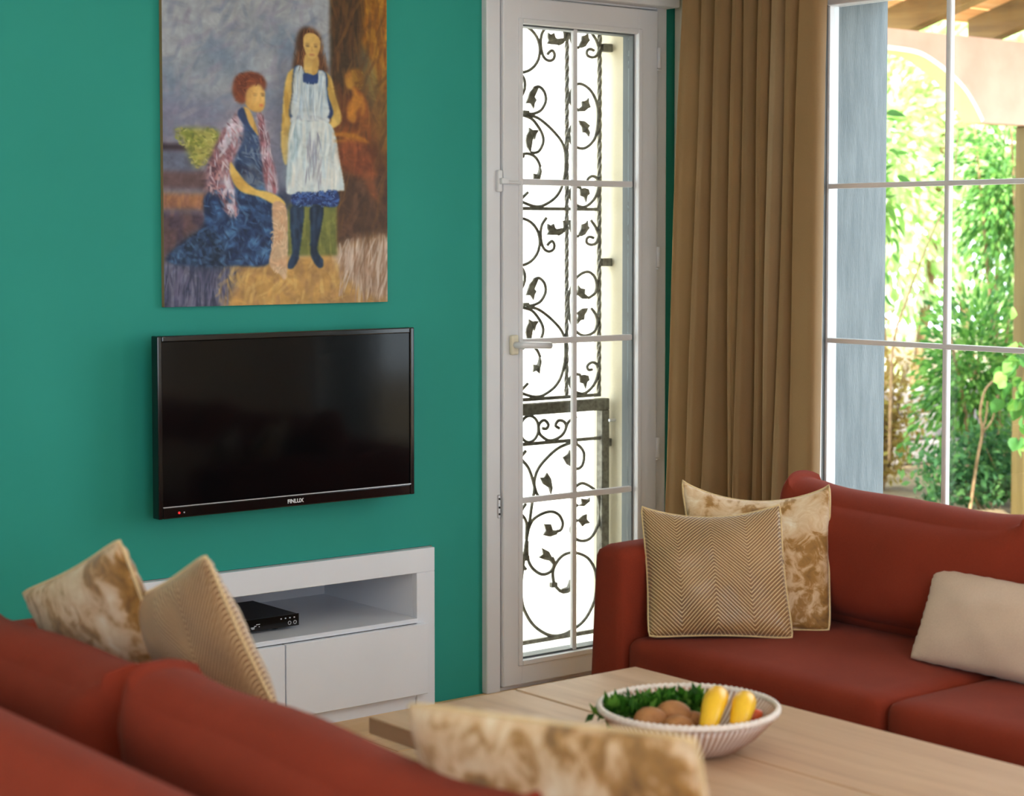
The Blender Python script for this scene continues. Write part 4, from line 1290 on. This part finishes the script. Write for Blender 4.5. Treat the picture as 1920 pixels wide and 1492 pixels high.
for c, r, ax, lb in (((2.386, 2.578, 0.4795), 0.0265, (0.8, -0.6, 0.1), 'brown fruit at the front beside the green herbs in the bowl'),
                     ((2.437, 2.572, 0.4830), 0.0285, (0.6, -0.8, 0.15), 'largest brown fruit in the middle of the bowl'),
                     ((2.403, 2.520, 0.4735), 0.0255, (0.5, -0.5, 0.0), 'brown fruit lowest at the near rim below the yellow fruit'),
                     ((2.468, 2.548, 0.4680), 0.0230, (0.3, -0.9, 0.1), 'brown fruit tucked behind the yellow fruit')):
    tag(egg('brown_fruit', c, r, ax, lb), lb, 'fruit', 'brown fruits in the woven bowl')

for k, (P, lb) in enumerate(((((2.418, 2.468, 0.462), (2.433, 2.474, 0.488), (2.462, 2.490, 0.517), (2.492, 2.512, 0.521), (2.508, 2.532, 0.506)), 'yellow banana nearer the brown fruit in the bowl'),
                             (((2.468, 2.440, 0.468), (2.480, 2.444, 0.490), (2.507, 2.460, 0.511), (2.532, 2.480, 0.512), (2.548, 2.497, 0.500)), 'second yellow banana on the outer side of the bowl'))):
    pts = [tuple(p) for p in catmull(P, 6)]
    root = thing('banana', pts[0], lb, 'fruit', 'bananas in the woven bowl')
    obj('peel', *tube_geo(pts, 0.0225, 12, taper=lambda t_: 0.52 + 0.48 * math.sin(PI * min(1, max(0, 0.02 + 0.86 * t_ ** 1.2)))), 'banana', root, True)
    e0, e1 = Vector(pts[-2]), Vector(pts[-1])
    dr = (e1 - e0).normalized()
    obj('stem_tip', *tube_geo([tuple(e1 - dr * 0.002), tuple(e1 + dr * 0.012)], 0.008, 8), 'banana_tip', root, True)

tag(egg('red_pepper', (2.545, 2.482, 0.4805), 0.0145, (0.7, -0.5, 0.3), '', 'tomato', 1.9), 'small orange red pepper at the right side of the bowl', 'vegetable')


def leaf_geo(pts, size, seed, aspect=0.45, up=None, jitter=0.35, fine=False):
    """one folded leaf (two triangles per half) at each point"""
    r = np.random.default_rng(seed)
    n = len(pts)
    d = r.normal(size=(n, 3))
    if up is not None:
        d = d * 0.6 + np.array(up)
    d /= np.linalg.norm(d, axis=1)[:, None]
    q = r.normal(size=(n, 3))
    s_ = np.cross(d, q)
    s_ /= np.linalg.norm(s_, axis=1)[:, None]
    nn = np.cross(d, s_)
    L = size * (1 + jitter * (r.random(n) * 2 - 1))[:, None]
    P = np.asarray(pts)
    if fine:
        # pointed oval leaf with a folded midrib: 10 outline points and the rib
        prof = [(0.0, 0.0), (0.12, 0.62), (0.30, 0.95), (0.52, 0.98), (0.74, 0.66), (1.0, 0.0)]
        ring = []
        for t_, w_ in prof:
            ring.append(P + d * L * t_ + s_ * L * aspect * 0.5 * w_ + nn * L * (0.16 * w_ - 0.25 * t_ * t_))
        for t_, w_ in prof[-2:0:-1]:
            ring.append(P + d * L * t_ - s_ * L * aspect * 0.5 * w_ + nn * L * (0.16 * w_ - 0.25 * t_ * t_))
        mid_ = P + d * L * 0.45 - nn * L * 0.05
        V = np.stack(ring + [mid_], 1).reshape(-1, 3)
        F = [[11 * k + i, 11 * k + (i + 1) % 10, 11 * k + 10] for k in range(n) for i in range(10)]
        return V, F
    base = P
    tip = P + d * L + nn * L * 0.12
    lft = P + d * L * 0.45 + s_ * L * aspect * 0.5 + nn * L * 0.10
    rgt = P + d * L * 0.45 - s_ * L * aspect * 0.5 + nn * L * 0.10
    V = np.stack([base, lft, tip, rgt], 1).reshape(-1, 3)
    F = [f for k in range(n) for f in ([4 * k, 4 * k + 1, 4 * k + 2], [4 * k, 4 * k + 2, 4 * k + 3])]
    return V, F


def leaf_obj(name, V, F, material, parent=None, loc=None):
    base = np.array(ORG[parent.name]) if parent is not None else np.array(loc if loc is not None else (0, 0, 0))
    me = bpy.data.meshes.new(name)
    F = np.array(F)
    V = V - base
    me.vertices.add(len(V))
    me.vertices.foreach_set('co', V.ravel())
    me.loops.add(F.size)
    me.loops.foreach_set('vertex_index', F.ravel())
    me.polygons.add(len(F))
    me.polygons.foreach_set('loop_start', np.arange(0, F.size, 3))
    me.polygons.foreach_set('loop_total', np.full(len(F), 3))
    me.update(calc_edges=True)
    me.materials.append(M[material])
    o = bpy.data.objects.new(name, me)
    COL.objects.link(o)
    if parent is not None:
        o.parent = parent
    else:
        o.location = base
    ORG[o.name] = Vector(base)
    return o


rg = np.random.default_rng(4)
hp_ = []
for _ in range(800):
    t_ = rg.random()
    cxh = 2.352 + (2.522 - 2.352) * t_
    cyh = 2.655 - (2.655 - 2.600) * t_ ** 1.3
    hp_.append((cxh + rg.normal() * 0.012, cyh + rg.normal() * 0.016, 0.474 + 0.018 * rg.random() + 0.006 * t_))
V, F = leaf_geo(np.array(hp_), 0.027, 7, 0.5, up=(0, 0, 0.45))
o = leaf_obj('herb_bunch', V, F, 'herb', None, (2.43, 2.63, 0.46))
tag(o, 'bunch of leafy green herbs at the back of the bowl', 'herbs', kind='stuff')

# ================================================================== OUTDOORS
gd = obj('terrace', *join_geo([box_geo((-6, 4.80, -0.25), (6.9, 14, -0.02)), box_geo((4.57, -8, -0.25), (6.9, 4.80, -0.02))]), 'terrace')
tag(gd, 'pale stone terrace outside the house', 'terrace', kind='structure')
gd = box('garden_ground', (6.9, -8, -0.30), (24, 24, -0.06), 'soil')
tag(gd, 'bare garden soil under the shrubs', 'ground', kind='structure')
ww = box('garden_wall', (2.2, 6.75, -0.02), (6.5, 6.95, 3.3), 'whitewall', None, 0.01, 1)
tag(ww, 'bright white rendered garden wall beyond the glazed door', 'garden wall', kind='structure')

# pergola with an arched beam
pg = thing('pergola', (7.6, 6.0, 0), 'pergola with peach arched beam and timber rafters outside the window', 'pergola')
PY0, PY1 = 6.0, 6.10


_ak = catmull([(0.0, 2.252), (0.11, 2.251), (0.219, 2.246), (0.309, 2.230), (0.453, 2.174), (0.584, 2.103), (0.672, 2.027), (0.745, 1.940)], 5)
AK, AZ = [float(q[0]) for q in _ak], [float(q[1]) for q in _ak]


def arch_z(x):
    for c in (7.0, 9.15):
        if abs(x - c) < 0.745:
            return float(np.interp(abs(x - c), AK, AZ))
    return 1.94


xs = sorted(set([5.9 + 0.05 * k for k in range(85)] + [c + s_ * v for c in (7.0, 9.15) for s_ in (-1, 1) for v in (0.745, 0.7449, 0.735, 0.72, 0.71, 0.69)]))
vs, fs = [], []
for x in xs:
    zb = arch_z(x)
    vs += [(x, PY0, zb), (x, PY0, 2.356), (x, PY1, zb), (x, PY1, 2.356)]
sof = []
for i in range(len(xs) - 1):
    a_, b_ = 4 * i, 4 * i + 4
    fs += [[a_, b_, b_ + 1, a_ + 1], [a_ + 2, a_ + 3, b_ + 3, b_ + 2], [a_ + 1, b_ + 1, b_ + 3, a_ + 3], [a_, a_ + 2, b_ + 2, b_]]
n4 = 4 * (len(xs) - 1)
fs += [[0, 1, 3, 2], [n4, n4 + 2, n4 + 3, n4 + 1]]
fo_ = obj('arched_beam', vs, fs, 'fascia', pg)
# pale moulded lip along the arch
for c in (7.0, 9.15):
    pts = [(c - u_, z_) for u_, z_ in zip(AK[::-1], AZ[::-1])] + [(c + u_, z_) for u_, z_ in zip(AK[1:], AZ[1:])]
    vs, fs = [], []
    for k, p in enumerate(pts):
        q0, q1 = pts[max(k - 1, 0)], pts[min(k + 1, len(pts) - 1)]
        dx, dz = q1[0] - q0[0], q1[1] - q0[1]
        L = math.hypot(dx, dz)
        ox, oz = -dz / L * 0.022, dx / L * 0.022
        vs += [(p[0], PY0 - 0.012, p[1]), (p[0] + ox, PY0 - 0.012, p[1] + oz), (p[0] + ox, PY0, p[1] + oz), (p[0] - ox * 0.06, PY0 - 0.012, p[1] - oz * 0.06), (p[0] - ox * 0.06, PY1 + 0.003, p[1] - oz * 0.06)]
    f2 = []
    for i in range(len(pts) - 1):
        a_, b_ = 5 * i, 5 * i + 5
        fs += [[a_, b_, b_ + 1, a_ + 1], [a_ + 1, b_ + 1, b_ + 2, a_ + 2]]
        f2 += [[a_ + 3, a_ + 4, b_ + 4, b_ + 3]]
    obj('arch_lip', vs, fs, 'fascia_lip', fo_)
    obj('arch_soffit', vs, f2, 'fascia_edge', fo_)
for x in (5.98, 8.20, 10.0):
    box('post', (x - 0.05, 6.005, -0.1), (x + 0.15, 6.095, 1.94), 'post', pg, 0.01, 1)
SL = 0.27
for k in range(7):
    x = 6.06 + 0.655 * k
    vs = []
    for yy, zz in ((6.30, 2.34), (4.75, 2.34 + SL * 1.55)):
        vs += [(x, yy, zz), (x + 0.085, yy, zz), (x + 0.085, yy, zz + 0.15), (x, yy, zz + 0.15)]
    obj('rafter', vs, [[0, 1, 2, 3], [7, 6, 5, 4], [0, 4, 5, 1], [1, 5, 6, 2], [2, 6, 7, 3], [3, 7, 4, 0]], 'beam', pg)
for k in range(9):
    yy = 6.34 - k * 0.178
    z0 = 2.34 + SL * (6.30 - yy) + 0.151
    z1 = z0 + SL * 0.165
    vs = [(5.9, yy, z0), (10.2, yy, z0), (10.2, yy - 0.165, z1), (5.9, yy - 0.165, z1)]
    vs += [(a_, b_, c_ + 0.02) for a_, b_, c_ in vs]
    obj('roof_board', vs, [[0, 1, 2, 3], [7, 6, 5, 4], [0, 4, 5, 1], [1, 5, 6, 2], [2, 6, 7, 3], [3, 7, 4, 0]], 'roofboard', pg)


# ------------------------------------------------------------------ plants
def plant(name, label, cat, c, rad, n, size, material, seed, aspect=0.45, shell=0.5, up=None, stems=3, group=None, thick=0.02, fine=False):
    r = np.random.default_rng(seed)
    root = thing(name, (c[0], c[1], -0.06), label, cat, group)
    d = r.normal(size=(n, 3))
    d /= np.linalg.norm(d, axis=1)[:, None]
    # lumpy crown
    lump = 1 + 0.22 * np.sin(5 * d[:, 0] + seed) * np.sin(4 * d[:, 2] + 2 * seed) + 0.15 * np.sin(9 * d[:, 1] + 3 * d[:, 2])
    rr = (r.random(n) ** shell) * lump
    P = np.array(c) + d * rr[:, None] * np.array(rad)
    P = P[P[:, 2] > -0.02]
    V, F = leaf_geo(P, size, seed, aspect, up, fine=fine)
    f = leaf_obj('foliage', V, F, material, root)
    f['kind'] = 'stuff'
    for k in range(stems):
        a_ = 2 * PI * k / max(1, stems) + seed
        b0 = (c[0] + 0.12 * math.cos(a_) * rad[0], c[1] + 0.12 * math.sin(a_) * rad[1], -0.06)
        b1 = (c[0] + 0.3 * math.cos(a_ + 0.5) * rad[0], c[1] + 0.3 * math.sin(a_ + 0.5) * rad[1], c[2] * 0.6)
        b2 = (c[0] + 0.55 * math.cos(a_) * rad[0], c[1] + 0.55 * math.sin(a_) * rad[1], c[2] + 0.6 * rad[2])
        obj('stem', *tube_geo([tuple(p) for p in catmull([b0, b1, b2], 6)], thick, 7, taper=lambda t_: 1 - 0.7 * t_), 'bark', root, True)
    return root


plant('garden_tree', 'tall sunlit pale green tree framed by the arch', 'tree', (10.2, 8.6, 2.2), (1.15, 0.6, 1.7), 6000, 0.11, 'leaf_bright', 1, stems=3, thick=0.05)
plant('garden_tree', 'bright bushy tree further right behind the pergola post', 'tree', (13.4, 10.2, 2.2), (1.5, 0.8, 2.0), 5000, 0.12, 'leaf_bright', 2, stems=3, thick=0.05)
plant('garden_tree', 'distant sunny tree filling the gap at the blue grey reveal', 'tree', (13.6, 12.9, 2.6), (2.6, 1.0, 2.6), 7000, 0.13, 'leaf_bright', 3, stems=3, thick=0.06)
plant('hanging_vine', 'dense green vine trailing beside the pergola post', 'vine', (9.50, 7.15, 1.62), (0.42, 0.32, 0.72), 3000, 0.060, 'leaf_mid', 4, 0.4, 0.6, (0, 0, -0.7), stems=4)
plant('leafy_shrub', 'mid green shrub in the centre of the window view', 'shrub', (8.62, 6.66, 0.62), (0.46, 0.26, 0.52), 3600, 0.055, 'leaf_mid', 5, 0.42, 0.5, (0, 0, -0.3))
plant('leafy_shrub', 'shade tinted shrub low behind the window bars', 'shrub', (9.55, 6.50, 0.20), (0.30, 0.20, 0.26), 1500, 0.065, 'leaf_dark', 6, 0.4)
plant('climbing_vine', 'climbing vine with large round bright leaves at the right edge', 'vine', (7.42, 5.42, 0.72), (0.17, 0.14, 0.36), 150, 0.062, 'leaf_mid', 7, 0.85, 0.8, (0, 0, -0.6), stems=2, thick=0.006, fine=True)
plant('dry_hedge', 'dry yellow brown twiggy hedge low beside the reveal', 'hedge', (8.40, 7.20, 0.32), (0.44, 0.16, 0.54), 3000, 0.05, 'leaf_dry', 8, 0.35, 0.7, stems=14, thick=0.010)
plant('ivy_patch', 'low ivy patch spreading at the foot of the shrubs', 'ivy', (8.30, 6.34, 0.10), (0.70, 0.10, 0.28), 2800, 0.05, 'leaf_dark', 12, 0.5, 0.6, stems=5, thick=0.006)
plant('leafy_sprig', 'leafy sprig hanging next to the blue grey reveal', 'sprig', (7.62, 6.55, 1.55), (0.10, 0.14, 0.62), 130, 0.085, 'leaf_mid', 9, 0.35, 0.9, (0.2, 0, -0.8), stems=1, thick=0.006, fine=True)

cl = obj('bare_branch', *tube_geo([tuple(p) for p in catmull([(7.80, 6.6, 0.2), (7.82, 6.6, 0.78), (7.93, 6.6, 1.05), (8.12, 6.6, 1.38), (8.28, 6.6, 1.62), (8.34, 6.6, 1.95)], 6)], 0.008, 7, taper=lambda t_: 1 - 0.5 * t_), 'bark', None, True)
tag(cl, 'long bare branch rising diagonally across the bright foliage', 'branch')
cv = thing('twisted_vine_stem', (8.1, 6.0, -0.06), 'pale twisted vine stem curling in front of the shrubs', 'vine stem')
for k, P in enumerate(([(8.02, 6.25, -0.06), (8.08, 6.25, 0.22), (8.12, 6.25, 0.36), (8.10, 6.25, 0.46), (8.14, 6.25, 0.58), (8.24, 6.25, 0.64)],
                       [(8.12, 6.25, 0.36), (8.20, 6.25, 0.42), (8.25, 6.25, 0.55)],
                       [(8.12, 6.25, 0.37), (8.15, 6.25, 0.44), (8.16, 6.25, 0.52)])):
    obj('stem', *tube_geo([tuple(p) for p in catmull(P, 6)], 0.009 if k == 0 else 0.006, 7, taper=lambda t_: 1 - 0.4 * t_), 'bark', cv, True)
rl = box('grey_rail', (8.3, 7.9, 0.55), (9.2, 7.96, 0.60), 'stone', None, 0.005, 1)
sw = thing('stone_wall', (9.6, 7.9, -0.06), 'low grey stone wall behind the shrubs', 'stone wall')
random.seed(9)
z = -0.06
for r_ in range(3):
    x = 9.0 + random.uniform(-0.2, 0.0)
    hgt = random.uniform(0.14, 0.18)
    while x < 11.6:
        wd = random.uniform(0.26, 0.42)
        box('stone', (x + 0.008, 7.82 + random.uniform(-0.02, 0.02), z + 0.006), (x + wd - 0.008, 8.05, z + hgt - 0.004), 'stone', sw, 0.015, 1)
        x += wd
    z += hgt
bpy.data.objects.remove(rl, do_unlink=True)
rl = thing('grey_rail', (8.7, 7.6, -0.06), 'weathered grey fence rail behind the dry hedge', 'fence rail')
box('rail', (8.2, 7.78, 0.52), (9.15, 7.83, 0.60), 'stone', rl, 0.005, 1)
for x in (8.3, 9.0):
    box('post', (x, 7.831, -0.06), (x + 0.06, 7.88, 0.62), 'stone', rl, 0.005, 1)
